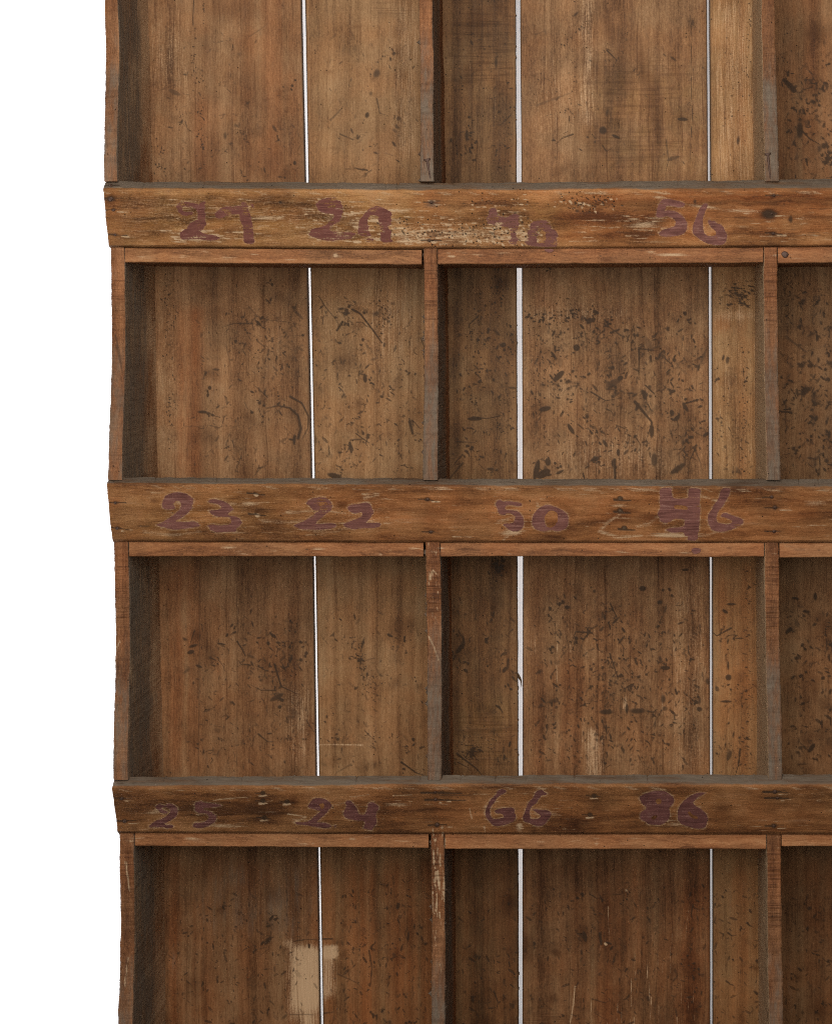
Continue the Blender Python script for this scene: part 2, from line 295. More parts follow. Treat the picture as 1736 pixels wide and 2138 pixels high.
scuffs(B, 390, 1290, 645, 1605, 40); scuffs(B, 680, 1270, 885, 1605, 24); scuffs(B, 945, 1250, 1070, 1600, 18); scuffs(B, 1105, 1230, 1470, 1600, 70, .9); scuffs(B, 1495, 1240, 1560, 1600, 12); scuffs(B, 1650, 1260, 1760, 1600, 26, 1.1)
scuffs(B, 330, 60, 625, 375, 26, .8); scuffs(B, 650, 40, 870, 375, 18, .8); scuffs(B, 940, 60, 1070, 375, 14, .8); scuffs(B, 1105, 20, 1470, 375, 34, .8); scuffs(B, 1640, 150, 1760, 380, 26, 1.2)
scuffs(B, 370, 1860, 620, 2200, 34, .8); scuffs(B, 690, 1840, 890, 2200, 34, .8); scuffs(B, 960, 1850, 1740, 2200, 70, .8)
rect(B, WARM, 230, 1800, 1790, 2280, .55, 30); rect(B, PIT, 960, 1800, 1790, 2280, .24, 40); rect(B, PIT, 230, 1800, 600, 2280, .12, 40); rect(B, PIT, 700, 1800, 900, 2280, .18, 30); rect(B, WARM, 230, 1180, 1790, 1640, .25, 30)  # overall tone: bottom row darker and redder, third row slightly redder
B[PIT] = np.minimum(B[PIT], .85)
B[DARK] = np.minimum(B[DARK], 1.0); B[PALE] = np.minimum(B[PALE], 1.0)

# ---- rails and shelf fronts
F = front
def rub(x0, y0, x1, y1, n, amt=(.3, .7), L=PALE, ln=(20, 70), w=(.9, 2.0), slope=.05):
    for _ in range(n):
        x = random.uniform(x0, x1); y = random.uniform(y0, y1); l = random.uniform(*ln)
        stroke(F, L, [(x, y), (x + l, y + random.gauss(0, slope) * l)], random.uniform(*w), .8, random.uniform(*amt), .9)
# first rail
rect(F, GREEN, 250, 400, 860, 512, .75, 60); rect(F, GREEN, 1040, 420, 1180, 480, .7, 30); rect(F, WARM, 880, 400, 1760, 420, .8, 20); rect(F, WARM, 1160, 400, 1760, 512, .85, 50); rect(F, DARK, 1150, 405, 1760, 440, .22, 25)
rect(F, PALE, 240, 400, 840, 512, .16, 30)
rub(330, 412, 1100, 508, 190, (.3, .8), ln=(8, 34)); rub(640, 440, 960, 512, 120, (.3, .8), ln=(8, 26)); rub(260, 405, 1000, 510, 70, (.15, .4), DARK, (20, 80), (1, 2.4))
rub(350, 480, 460, 505, 20, (.5, .9)); rub(670, 432, 830, 506, 26, (.8, 1), ln=(5, 16), w=(1.2, 2.2)); dab(F, PALE, 800, 466, 16, 4, 0, 1, .7); dab(F, PALE, 745, 505, 14, 4, 0, .9, .7); rub(640, 485, 700, 506, 16, (.5, .95)); rub(720, 450, 800, 470, 14, (.5, 1)); dab(F, PALE, 789, 500, 10, 3, 0, 1); dab(F, PALE, 690, 440, 9, 4, .1, .9)
for k in range(320):   # worm eaten, crumbled grain
    x = random.choice((random.gauss(1020, 60), random.uniform(780, 1130), random.gauss(1215, 40))); y = random.gauss(487, 13) if x < 1150 else random.gauss(422, 9)
    y = min(y, 511)
    dab(F, random.choice((DARK, PALE, DARK)), x, y, random.uniform(1.5, 5), random.uniform(1, 3), random.gauss(0, .4), random.uniform(.5, 1), .6)
for k in range(60):
    dab(F, random.choice((DARK, PALE)), random.gauss(1030, 50), random.gauss(422, 8), random.uniform(2, 6), 1.3, 0, random.uniform(.4, .9), .6)
rect(F, PIT, 820, 455, 1140, 512, .8, 20); rect(F, PIT, 1170, 400, 1280, 440, 1, 14); rect(F, PIT, 980, 400, 1130, 430, .5, 14); rect(F, PALE, 830, 470, 1130, 512, .28, 20)
for x, y, r, a in [(585, 422, 7, .9), (590, 424, 26, .5), (1605, 446, 34, .9), (1648, 458, 9, .8), (1612, 410, 12, .8), (1612, 487, 12, .6), (904, 422, 16, .5), (1204, 440, 8, .7), (1245, 425, 10, .8), (1190, 425, 12, .5), (1120, 490, 20, .5), (640, 430, 40, .3), (1530, 432, 9, .6)]:
    dab(F, DARK, x, y, r, r * .7, 0, a, .9)
rub(1180, 450, 1380, 505, 60, (.2, .55)); rub(1500, 440, 1736, 505, 60, (.2, .5)); rub(1400, 405, 1736, 505, 60, (.2, .5), DARK, (20, 80), (1, 3))
dab(F, DARK, 1604, 447, 24, 17, .1, .75, .75); dab(F, DARK, 1650, 458, 7, 13, 0, .6, .7); dab(F, PALE, 1470, 432, 60, 5, .1, .6, 1); dab(F, PALE, 1365, 505, 80, 5, 0, .3, 1); dab(F, PALE, 1375, 412, 24, 6, .1, .5, 1)
dab(F, GREY, 905, 425, 34, 16, 0, .6, 1); dab(F, DARK, 1450, 421, 5, 8, 0, .6)
# second rail
rect(F, GREEN, 240, 1040, 640, 1120, .45, 60); rect(F, WARM, 640, 1015, 1760, 1130, .45, 80); rect(F, PALE, 300, 1040, 850, 1128, .12, 60)
for x, y, rx, ry, a in [(900, 1075, 46, 30, .45), (960, 1085, 40, 24, .4), (1060, 1070, 30, 30, .35), (1180, 1075, 30, 34, .3), (1225, 1090, 40, 16, .4), (1290, 1080, 50, 30, .45), (820, 1060, 40, 14, .35), (1600, 1060, 60, 24, .35), (560, 1100, 40, 20, .3), (660, 1110, 40, 14, .3), (1690, 1090, 40, 30, .3), (470, 1060, 30, 20, .2)]:
    dab(F, DARK, x, y, rx, ry, 0, a, 1.0)
for pts in [[(640, 1118), (690, 1112), (740, 1100), (780, 1086)], [(600, 1070), (660, 1066), (720, 1072)], [(450, 1048), (500, 1055), (560, 1048)], [(1040, 1090), (1080, 1076), (1060, 1120), (1050, 1128)], [(1250, 1110), (1272, 1088), (1300, 1070)], [(1255, 1112), (1290, 1122), (1340, 1118)], [(1440, 1120), (1480, 1116), (1520, 1106)], [(1450, 1034), (1480, 1040)], [(1330, 1100), (1350, 1092)], [(1370, 1082), (1345, 1100)], [(1120, 1050), (1140, 1100)], [(760, 1040), (790, 1034)], [(300, 1110), (360, 1118), (420, 1110)], [(540, 1085), (600, 1092), (650, 1085)]]:
    stroke(F, PALE, pts, 9, 5, random.uniform(.26, .40), 1)
rub(260, 1020, 1736, 1125, 160, (.15, .5), PALE, (20, 70)); rub(260, 1020, 1736, 1125, 150, (.15, .4), DARK, (20, 80), (1, 2.5)); dab(F, GREEN, 320, 1100, 40, 4, 0, 1, 1); dab(F, DARK, 300, 1099, 22, 2.5, .05, .6)
for x, y in [(533.7, 1031.7), (536, 1075)]:
    stroke(F, DARK, [(x - 18, y - 2), (x, y), (x + 18, y + 2)], 2.5, 1.5, .95); dab(F, PALE, x + 1, y + 2, 7, 4, 0, 1); dab(F, DARK, x - 3, y - 2, 4, 2.4, 0, 1)
for x, y in [(1293.8, 1041), (1293.8, 1066.5), (1302.5, 1102.6)]:
    stroke(F, DARK, [(x - 12, y + 2), (x, y + 4), (x + 22, y + 5)], 4, 2, .8); dab(F, DARK, x, y, 9, 7, 0, .9); dab(F, PALE, x, y, 4, 4, 0, .9)
# third rail
rect(F, WARM, 700, 1645, 1760, 1740, .35, 80)
for x, y, rx, ry, a in [(560, 1690, 60, 30, .45), (500, 1680, 30, 16, .35), (640, 1665, 30, 14, .3), (690, 1710, 50, 20, .25), (800, 1700, 40, 20, .25), (1250, 1690, 26, 20, .45), (1240, 1670, 22, 12, .5), (1375 + 130, 1690, 40, 28, .55), (1600, 1690, 60, 40, .3), (1690, 1705, 40, 20, .35), (900, 1690, 60, 14, .3), (1100, 1680, 70, 14, .2), (1350, 1660, 60, 10, .25), (1670, 1700, 26, 26, .35)]:
    dab(F, DARK, x, y, rx, ry, 0, a, 1.0)
rub(260, 1650, 1736, 1735, 190, (.12, .42), PALE, (20, 80)); rub(260, 1650, 1736, 1735, 170, (.15, .45), DARK, (20, 90), (1, 2.5))
for pts in [[(600, 1700), (640, 1706), (610, 1718)], [(445, 1672), (480, 1667), (525, 1664)], [(820, 1662), (860, 1660)], [(1080, 1722), (1080, 1735)], [(980, 1690), (985, 1712)], [(1010, 1725), (1012, 1738)], [(730, 1665), (770, 1660)]]:
    stroke(F, PALE, pts, 3, 2, .5, 1)
for x, y in [(548.5, 1672.7), (598.7, 1674.6), (1239.7, 1662), (1231, 1702), (551.6, 1708), (548.5, 1656.7)]:
    dab(F, DARK, x, y, 7, 6, 0, 1, .5); stroke(F, DARK, [(x - 16, y), (x + 14, y + 2)], 2, 1.2, .8); stroke(F, PALE, [(x - 8, y + 6), (x + 8, y + 5)], 2, 1.5, .9)
for x, y in [(905, 1655.8), (912, 1671), (1619, 1654), (1622, 1667)]:
    stroke(F, DARK, [(x - 26, y), (x + 8, y), (x + 60 if x < 1000 else x + 24, y + 1)], 3, 1.2, .9)
stroke(F, DARK, [(905, 1660), (1000, 1662)], 1.5, 1, .6)
for x, y, rx, ry, a in [(385, 1048, 40, 8, .4), (520, 1052, 30, 6, .45), (640, 1098, 50, 7, .4), (1070, 1112, 40, 8, .5), (1290, 1055, 30, 6, .3), (1400, 1118, 70, 7, .5), (1500, 1045, 30, 6, .35), (1700, 1050, 40, 9, .3), (1440, 1070, 8, 24, .5),
                        (1085, 1727, 12, 14, .4), (1015, 1690, 10, 20, .3), (470, 1725, 60, 6, .35), (330, 1695, 40, 6, .3), (830, 1680, 40, 6, .35), (1420, 1722, 60, 6, .3), (1140, 1700, 50, 8, .35),
                        (420, 497, 50, 8, .6), (560, 455, 60, 7, .4), (700, 495, 50, 7, .65), (840, 440, 40, 6, .4), (1100, 500, 40, 8, .5), (1340, 470, 50, 10, .4), (1550, 440, 60, 6, .35)]:
    dab(F, PALE, x, y, rx * 1.15, ry * 1.35, random.gauss(0, .06), min(.75, a * 1.2), 1.0)  # broad pale dabs paint soft gloss highlights into the rails' colour
for k in range(46):
    ri_ = random.choice((0, 1, 2)); yc = (455, 1075, 1693)[ri_]
    dab(F, DARK, random.uniform(250, 1736), yc + random.gauss(0, 28), random.uniform(14, 60), random.uniform(5, 20), random.gauss(0, .08), random.uniform(.3, .8), 1.0)
# nail sites (x, y, radius) on the rails and one shelf front
NAILS = [(231, 415, 10), (237, 438, 7.5), (240, 490, 7.5), (231, 387, 7), (900, 422.5, 7), (896, 502, 7), (1615, 408, 7.5), (1610, 446.5, 7), (1614, 487.5, 7),
         (241, 1050, 8), (245, 1103, 8), (892, 1043, 8), (899, 1111, 7.5), (1610, 1038, 8), (1617, 1060, 9), (1615, 1110, 8),
         (254, 1668, 7), (260, 1715, 8), (908, 1655, 7), (909, 1670, 8), (912, 1723, 8), (1617, 1654, 8), (1622, 1667, 7), (1615, 1725, 8)]
for x, y, r in NAILS:
    dab(F, DARK, x, y, r * random.uniform(1.0, 1.6), r * random.uniform(.8, 1.1), 0, random.uniform(.45, .9), .8)
    stroke(F, DARK, [(x - r * 2.4, y + random.gauss(0, 1)), (x, y), (x + r * random.uniform(2, 3.6), y + random.gauss(0, 2))], 2.2, 1.2, .8)
    dab(F, WARM, x, y, r * 3, r * 2.4, 0, .6, 1)
    if random.random() < .6:
        stroke(F, PALE, [(x + r, y + r * .7), (x + r * 4, y + r * .5)], 1.3, .8, .8)
# shelf fronts
for y in (533, 1148, 1757):
    for k in range(26):
        x = random.uniform(260, 1736)
        dab(F, PALE, x, y + random.gauss(0, 7), random.uniform(8, 40), random.uniform(1.5, 5), 0, random.uniform(.15, .5), 1)
        x = random.uniform(260, 1736)
        dab(F, DARK, x, y + random.gauss(0, 8), random.uniform(3, 22), random.uniform(1.5, 5), random.gauss(0, .2), random.uniform(.2, .7), 1)
dab(F, DARK, 1265, 543, 28, 8, 0, .7, 1); dab(F, PALE, 1400, 532, 60, 5, 0, .7, 1); dab(F, PALE, 700, 533, 10, 9, 0, .5, 1); dab(F, PALE, 942, 535, 12, 3, .1, .6); dab(F, PALE, 1245, 1762, 8, 5, 0, .4)
rect(F, GREY, 1150, 1765, 1260, 1775, .4, 8)
# divider and side-panel front edges
for (cx, ya, yb) in [(898, 520, 690), (1608, 520, 700), (903, 1134, 1290), (1611, 1134, 1330), (913, 1744, 1860), (1614, 1744, 1950), (246, 520, 690), (252, 1134, 1310), (263, 1744, 1900)]:
    rect(F, SAW, cx - 20, ya + 30, cx + 20, yb, 1, 20)
    rect(F, WARM, cx - 20, ya, cx + 20, yb - 60, .45, 30)
for pts, ww in [([(897, 1210), (903, 1190), (912, 1200)], 4), ([(895, 1330), (905, 1350), (916, 1380)], 3), ([(250, 1340), (240, 1360), (241, 1395)], 3), ([(260, 2060), (268, 2000)], 3), ([(262, 1800), (270, 1860)], 4)]:
    stroke(F, PALE, pts, ww, ww * .6, .6, .9)
for k in range(60):
    x = random.uniform(899, 930); y = random.gauss(1840, 60)
    stroke(F, PALE, [(x, y), (x + random.gauss(0, 2), y + random.uniform(8, 36))], 1.3, .9, random.uniform(.4, .9))
for k in range(22):
    x = random.uniform(888, 918); y = random.gauss(1230, 45)
    stroke(F, PALE, [(x, y), (x + random.gauss(0, 1), y + random.uniform(5, 16))], 1.1, .9, random.uniform(.4, .8))
for pts in [[(241, 700), (250, 740), (256, 780)], [(243, 720), (254, 770)]]:
    stroke(F, DARK, pts, 5, 3, .5, .9)
stroke(F, DARK, [(905, 905), (888, 925), (886, 990)], 5, 6, .35, .9); stroke(F, DARK, [(885, 862), (915, 862)], 1.2, 1.2, .7); stroke(F, PALE, [(1600, 861), (1626, 861)], 1.3, 1.3, .8); dab(F, PALE, 1623, 985, 3, 4, 0, 1); dab(F, DARK, 895, 150, 8, 10, 0, .4, .9); dab(F, DARK, 1625, 325, 8, 8, 0, .4, .9)
# ---- hand-painted numbers: outlines traced on the rails' faces (seen units)
PK = 400 / 1736.0
def trace(org, pts):
    return [((org[0] + x * PK) * 1736 / 2900.0, (org[1] + y * PK) * 1736 / 2900.0) for x, y in pts]
MAROON = ((.115, .036, .027), (.190, .070, .052))
PLUM = ((.122, .044, .034), (.200, .082, .064))
DEEP = ((.085, .029, .024), (.140, .053, .044))
NUM = []
def number(rail_i, text, desc, colr, worn, org, pieces, jit=.5):
    NUM.append((rail_i, text, desc, colr, worn, [[trace(org, r_) for r_ in pc] for pc in pieces], jit))
number(1, '27', 'reddish maroon', MAROON, .35, (580, 660), [
    [[(412, 370), (385, 390), (330, 385), (300, 405), (255, 400), (205, 365), (165, 315), (145, 270), (165, 225), (205, 190), (270, 175), (330, 195), (400, 205), (450, 215), (490, 240), (515, 205), (555, 180), (590, 185), (580, 240), (580, 300), (590, 390), (597, 420), (575, 450), (605, 515), (580, 570), (545, 625), (515, 630), (525, 655), (600, 680), (690, 690), (760, 705), (820, 740), (770, 760), (700, 785), (620, 780), (520, 755), (430, 755), (230, 765), (215, 715), (195, 685), (215, 645), (270, 610), (320, 595), (325, 555), (360, 505), (420, 485), (480, 455), (465, 400), (475, 345), (450, 295), (400, 280), (330, 275), (270, 255), (240, 290), (260, 330), (310, 345), (360, 335), (400, 345)]],
    [[(740, 400), (735, 375), (770, 325), (830, 285), (900, 260), (1000, 265), (1080, 250), (1130, 245), (1125, 205), (1165, 190), (1215, 205), (1240, 250), (1250, 330), (1275, 420), (1285, 460), (1300, 490), (1300, 550), (1315, 640), (1320, 750), (1335, 790), (1320, 830), (1210, 825), (1165, 790), (1165, 680), (1165, 560), (1120, 490), (1110, 400), (1100, 375), (1030, 380), (960, 395), (900, 410), (850, 435), (790, 445), (755, 430)]],
    [[(1270, 205), (1290, 205), (1325, 270), (1315, 285), (1295, 260)]]], .7)
number(1, '28', 'flaking maroon', MAROON, .33, (1050, 660), [
    [[(215, 240), (225, 205), (290, 160), (380, 135), (450, 120), (510, 125), (550, 160), (600, 190), (625, 240), (632, 320), (625, 370), (600, 430), (575, 490), (490, 530), (480, 570), (420, 605), (450, 630), (560, 645), (680, 650), (780, 655), (830, 680), (760, 715), (780, 745), (700, 755), (590, 760), (480, 790), (400, 785), (280, 755), (165, 720), (100, 680), (150, 640), (155, 600), (250, 585), (340, 560), (400, 525), (420, 475), (470, 450), (500, 410), (470, 370), (380, 370), (300, 345), (250, 300)], [(390, 270), (430, 250), (480, 240), (515, 235), (525, 270), (470, 275), (420, 285)]],
    [[(945, 380), (990, 320), (1080, 265), (1140, 255), (1200, 265), (1270, 295), (1340, 330), (1370, 360), (1375, 395), (1350, 405), (1370, 470), (1370, 540), (1300, 560), (1320, 600), (1370, 630), (1350, 690), (1360, 750), (1395, 790), (1330, 810), (1230, 800), (1190, 770), (1210, 700), (1200, 620), (1190, 540), (1170, 470), (1160, 400), (1080, 390), (1030, 400), (1005, 470), (1000, 540), (1040, 560), (1010, 600), (1050, 660), (1050, 710), (960, 715), (870, 690), (850, 640), (870, 590), (865, 540), (880, 470), (920, 420)]],
    [[(950, 770), (1010, 745), (1080, 735), (1090, 780), (1010, 800)]]], .9)
number(1, '40', 'half worn away plum', PLUM, .34, (1660, 660), [
    [[(185, 390), (200, 310), (240, 285), (300, 290), (318, 340), (310, 400), (360, 410), (450, 430), (520, 400), (570, 370), (630, 375), (640, 440), (640, 500), (655, 560), (620, 610), (600, 650), (610, 710), (630, 800), (600, 835), (520, 830), (490, 790), (530, 740), (530, 670), (500, 620), (490, 580), (420, 565), (330, 545), (240, 535), (180, 510), (165, 480), (180, 425)]],
    [[(820, 530), (860, 490), (930, 475), (1010, 465), (1090, 485), (1140, 545), (1130, 590), (1210, 640), (1225, 680), (1210, 760), (1215, 830), (1230, 850), (1200, 872), (1000, 872), (850, 860), (750, 840), (740, 790), (780, 740), (770, 660), (810, 600)], [(960, 600), (1030, 620), (1060, 690), (1040, 780), (960, 830), (900, 780), (930, 700), (900, 640)]]], 1.1)
number(1, '56', 'smooth plum', PLUM, .12, (2240, 660), [
    [[(205, 415), (210, 330), (230, 250), (270, 185), (310, 145), (370, 145), (440, 155), (530, 175), (600, 195), (640, 220), (630, 245), (600, 275), (530, 275), (450, 255), (390, 245), (350, 260), (335, 310), (330, 330), (380, 318), (450, 325), (520, 345), (590, 390), (640, 450), (670, 500), (678, 550), (670, 610), (635, 660), (580, 690), (500, 710), (400, 715), (320, 720), (240, 690), (250, 650), (320, 610), (400, 585), (470, 570), (500, 535), (500, 490), (470, 450), (420, 420), (360, 405), (300, 425), (240, 430)]],
    [[(760, 540), (785, 500), (800, 440), (830, 390), (850, 310), (890, 250), (940, 215), (985, 215), (985, 260), (950, 320), (930, 380), (910, 430), (910, 510), (915, 600), (935, 670), (980, 705), (1040, 715), (1100, 700), (1115, 660), (1100, 625), (1050, 590), (1010, 545), (980, 490), (1000, 460), (1050, 485), (1090, 475), (1110, 510), (1180, 530), (1220, 570), (1250, 630), (1275, 690), (1275, 750), (1250, 810), (1200, 845), (1090, 845), (990, 825), (900, 785), (830, 730), (780, 690), (750, 640)]]], .35)
number(2, '23', 'thick streaky plum', PLUM, .15, (500, 1690), [
    [[(275, 310), (295, 265), (310, 210), (345, 160), (400, 140), (470, 118), (560, 120), (640, 140), (700, 175), (755, 215), (750, 280), (735, 350), (710, 400), (650, 450), (590, 500), (520, 530), (470, 560), (600, 570), (680, 570), (740, 557), (800, 570), (850, 605), (855, 635), (760, 650), (680, 665), (600, 675), (490, 690), (400, 675), (300, 645), (240, 635), (195, 615), (230, 595), (300, 570), (350, 530), (430, 480), (500, 430), (550, 380), (570, 320), (570, 270), (530, 250), (490, 250), (450, 290), (470, 330), (480, 365), (410, 380), (340, 380), (290, 355)]],
    [[(970, 255), (1010, 230), (1090, 222), (1160, 240), (1250, 265), (1310, 310), (1340, 350), (1365, 380), (1320, 410), (1270, 440), (1290, 470), (1400, 485), (1450, 510), (1480, 545), (1490, 580), (1460, 620), (1410, 660), (1400, 720), (1330, 715), (1230, 720), (1100, 730), (1010, 690), (990, 645), (955, 625), (1010, 610), (1060, 605), (1120, 620), (1220, 620), (1310, 605), (1340, 570), (1330, 530), (1300, 490), (1200, 490), (1110, 490), (1030, 450), (975, 405), (1020, 390), (1100, 390), (1170, 365), (1180, 335), (1130, 300), (1050, 285), (990, 275)]]], .5)
number(2, '22', 'brush-streaked plum', PLUM, .25, (990, 1690), [
    [[(335, 290), (370, 235), (440, 210), (540, 192), (620, 200), (680, 235), (720, 280), (730, 330), (715, 390), (650, 430), (570, 500), (500, 560), (470, 600), (600, 595), (720, 585), (790, 605), (780, 650), (700, 670), (520, 690), (400, 680), (300, 685), (220, 665), (150, 630), (170, 605), (250, 580), (330, 540), (420, 480), (480, 430), (540, 393), (480, 398), (430, 385), (390, 330)]],
    [[(955, 370), (970, 330), (1030, 305), (1120, 300), (1180, 285), (1240, 270), (1290, 285), (1320, 330), (1330, 380), (1355, 400), (1340, 450), (1310, 500), (1260, 560), (1230, 585), (1350, 580), (1430, 580), (1470, 600), (1450, 640), (1350, 660), (1180, 665), (1060, 680), (980, 665), (920, 640), (890, 605), (940, 580), (1010, 555), (1090, 525), (1160, 490), (1195, 450), (1180, 420), (1130, 430), (1070, 440), (1010, 420)]]], .5)
number(2, '50', 'even plum', PLUM, .15, (1680, 1690), [
    [[(205, 275), (240, 240), (285, 232), (310, 260), (400, 253), (500, 265), (570, 275), (610, 300), (595, 325), (540, 335), (480, 315), (400, 310), (355, 325), (345, 385), (440, 390), (540, 400), (580, 440), (620, 500), (635, 560), (625, 640), (590, 690), (530, 715), (460, 710), (410, 690), (350, 640), (315, 605), (350, 590), (430, 592), (480, 570), (500, 530), (510, 490), (470, 460), (430, 435), (370, 435), (350, 465), (270, 455), (245, 420), (235, 370), (210, 320)]],
    [[(755, 560), (765, 480), (810, 410), (870, 350), (950, 315), (1000, 308), (1060, 325), (1150, 355), (1230, 400), (1290, 450), (1308, 520), (1305, 610), (1270, 670), (1200, 700), (1130, 710), (1050, 690), (950, 715), (860, 700), (790, 660), (758, 610)], [(945, 490), (985, 430), (1040, 390), (1100, 405), (1140, 440), (1150, 500), (1140, 570), (1100, 630), (1030, 660), (970, 640), (945, 570)]]], .3)
number(2, '46', 'overpainted plum', PLUM, .12, (2240, 1690), [
    [[(250, 90), (300, 50), (450, 50), (430, 90), (455, 190), (480, 215), (680, 215), (690, 160), (690, 80), (740, 50), (880, 65), (870, 150), (860, 260), (865, 340), (880, 410), (860, 500), (860, 600), (850, 700), (830, 740), (830, 850), (675, 850), (685, 790), (630, 780), (625, 720), (540, 725), (450, 735), (400, 715), (340, 690), (390, 665), (480, 655), (560, 650), (630, 630), (640, 580), (630, 525), (480, 515), (420, 560), (340, 590), (260, 550), (250, 495), (225, 460), (240, 410), (265, 350), (265, 280), (250, 260), (265, 200)], [(480, 310), (560, 315), (670, 325), (685, 385), (580, 380), (475, 365)]],
    [[(985, 470), (1010, 430), (1050, 370), (1090, 290), (1150, 220), (1180, 90), (1230, 50), (1330, 60), (1310, 150), (1270, 230), (1210, 330), (1150, 400), (1125, 450), (1115, 530), (1130, 580), (1200, 590), (1280, 610), (1340, 590), (1365, 560), (1310, 525), (1240, 500), (1180, 490), (1200, 440), (1260, 430), (1330, 460), (1420, 490), (1500, 520), (1530, 560), (1500, 610), (1420, 650), (1330, 690), (1210, 720), (1100, 710), (1040, 680), (1005, 620), (985, 540)]]], .35)
number(3, '25', 'small dark maroon', DEEP, .12, (480, 2750), [
    [[(265, 300), (285, 255), (330, 240), (390, 255), (425, 270), (440, 240), (480, 230), (540, 245), (590, 285), (608, 330), (600, 390), (570, 440), (500, 490), (400, 540), (420, 555), (510, 555), (550, 575), (520, 605), (450, 610), (380, 590), (300, 595), (165, 595), (180, 560), (230, 520), (300, 485), (380, 460), (440, 420), (490, 370), (500, 330), (460, 300), (420, 280), (365, 300), (360, 320), (420, 345), (460, 360), (445, 385), (390, 385), (330, 360), (310, 325)]],
    [[(855, 245), (890, 210), (960, 195), (1000, 220), (1100, 230), (1210, 240), (1280, 262), (1200, 285), (1080, 295), (990, 300), (1000, 330), (1080, 350), (1150, 385), (1190, 420), (1190, 480), (1150, 525), (1080, 570), (990, 605), (900, 605), (840, 590), (835, 545), (870, 525), (960, 525), (1030, 500), (1075, 460), (1080, 430), (1040, 385), (960, 380), (900, 375), (860, 330), (875, 285)]]], .45)
number(3, '24', 'brush-streaked dark maroon', DEEP, .15, (980, 2750), [
    [[(400, 270), (440, 225), (470, 165), (550, 148), (640, 155), (710, 190), (760, 240), (775, 270), (730, 310), (700, 360), (640, 420), (570, 480), (530, 515), (640, 520), (700, 535), (765, 575), (740, 595), (670, 605), (570, 595), (460, 575), (340, 555), (240, 550), (200, 520), (250, 510), (340, 520), (420, 500), (500, 430), (570, 370), (600, 350), (500, 320), (420, 300)], [(565, 245), (630, 228), (655, 245), (640, 310), (605, 320), (595, 280)]],
    [[(970, 215), (1000, 185), (1050, 190), (1090, 235), (1140, 290), (1165, 350), (1170, 390), (1240, 405), (1265, 400), (1295, 340), (1305, 280), (1320, 225), (1380, 210), (1440, 240), (1475, 280), (1480, 320), (1440, 360), (1430, 420), (1440, 480), (1440, 540), (1400, 590), (1375, 640), (1300, 625), (1240, 605), (1270, 530), (1250, 490), (1150, 490), (1050, 475), (970, 450), (940, 400), (945, 350), (975, 310), (985, 250)]],
    [[(795, 570), (820, 562), (838, 575), (825, 592)]]], .45)
number(3, '66', 'thin-stroked dark maroon', DEEP, .12, (1640, 2720), [
    [[(400, 185), (430, 155), (480, 140), (540, 165), (540, 190), (500, 215), (450, 240), (390, 290), (370, 340), (320, 390), (295, 450), (295, 530), (320, 580), (370, 600), (450, 590), (510, 570), (500, 540), (470, 515), (400, 515), (360, 480), (400, 450), (470, 435), (580, 420), (630, 425), (665, 445), (668, 520), (685, 560), (680, 600), (640, 640), (580, 665), (500, 690), (400, 710), (340, 695), (300, 650), (250, 600), (225, 550), (222, 500), (235, 430), (265, 370), (290, 320), (340, 265), (400, 215)]],
    [[(980, 200), (1020, 160), (1080, 155), (1110, 185), (1165, 215), (1140, 235), (1080, 235), (1030, 300), (1000, 350), (940, 400), (905, 440), (890, 510), (905, 550), (900, 590), (950, 605), (1020, 600), (1070, 550), (1030, 520), (970, 480), (920, 450), (1000, 445), (1080, 460), (1150, 460), (1220, 495), (1225, 530), (1200, 580), (1165, 610), (1140, 660), (1080, 700), (1020, 712), (950, 690), (880, 650), (810, 640), (790, 580), (800, 540), (825, 490), (840, 420), (870, 350), (930, 300), (970, 240)]]], .35)
number(3, '86', 'bold dark maroon', DEEP, .02, (2180, 2720), [
    [[(205, 275), (250, 235), (320, 205), (420, 175), (520, 168), (610, 180), (670, 220), (730, 280), (733, 340), (700, 400), (660, 425), (670, 490), (675, 560), (640, 620), (580, 665), (520, 690), (420, 685), (340, 675), (310, 635), (235, 610), (220, 570), (222, 520), (260, 475), (320, 445), (300, 400), (240, 360), (225, 315)], [(450, 325), (480, 290), (520, 285), (548, 310), (545, 350), (510, 380), (465, 360)], [(380, 580), (430, 545), (485, 535), (480, 570), (440, 608), (400, 600)]],
    [[(790, 580), (790, 480), (820, 400), (880, 330), (950, 265), (1030, 220), (1110, 198), (1215, 195), (1190, 220), (1110, 260), (1050, 310), (1020, 360), (1060, 400), (1120, 430), (1180, 480), (1230, 530), (1245, 600), (1230, 670), (1200, 735), (1070, 745), (980, 720), (860, 685), (800, 625)], [(945, 485), (975, 480), (1010, 530), (1080, 555), (1100, 590), (1070, 600), (1010, 580), (960, 545)]]], .35)
for n_ in NUM:
    for pc in n_[5]:
        for ring in pc[:1]:
            stroke(F, PALE, ring + ring[:1], 6, 6, .34 if n_[0] > 1 else .28, 1.0)
F[DARK] = np.minimum(F[DARK], 1.0); F[PALE] = np.minimum(F[PALE], 1.0)

def sample(C, px, py):
    x = np.clip(px - X0, 0, CW - 1.001); y = np.clip(py - Y0, 0, CH - 1.001)
    inside = ((px > X0) & (px < X0 + CW - 1) & (py > Y0) & (py < Y0 + CH - 1)).astype(np.float32)
    xi = x.astype(int); yi = y.astype(int)
    fx = (x - xi).astype(np.float32); fy = (y - yi).astype(np.float32)
    xj = np.minimum(xi + 1, CW - 1); yj = np.minimum(yi + 1, CH - 1)
    return (C[:, yi, xi] * (1 - fx) * (1 - fy) + C[:, yi, xj] * fx * (1 - fy) + C[:, yj, xi] * (1 - fx) * fy + C[:, yj, xj] * fx * fy) * inside

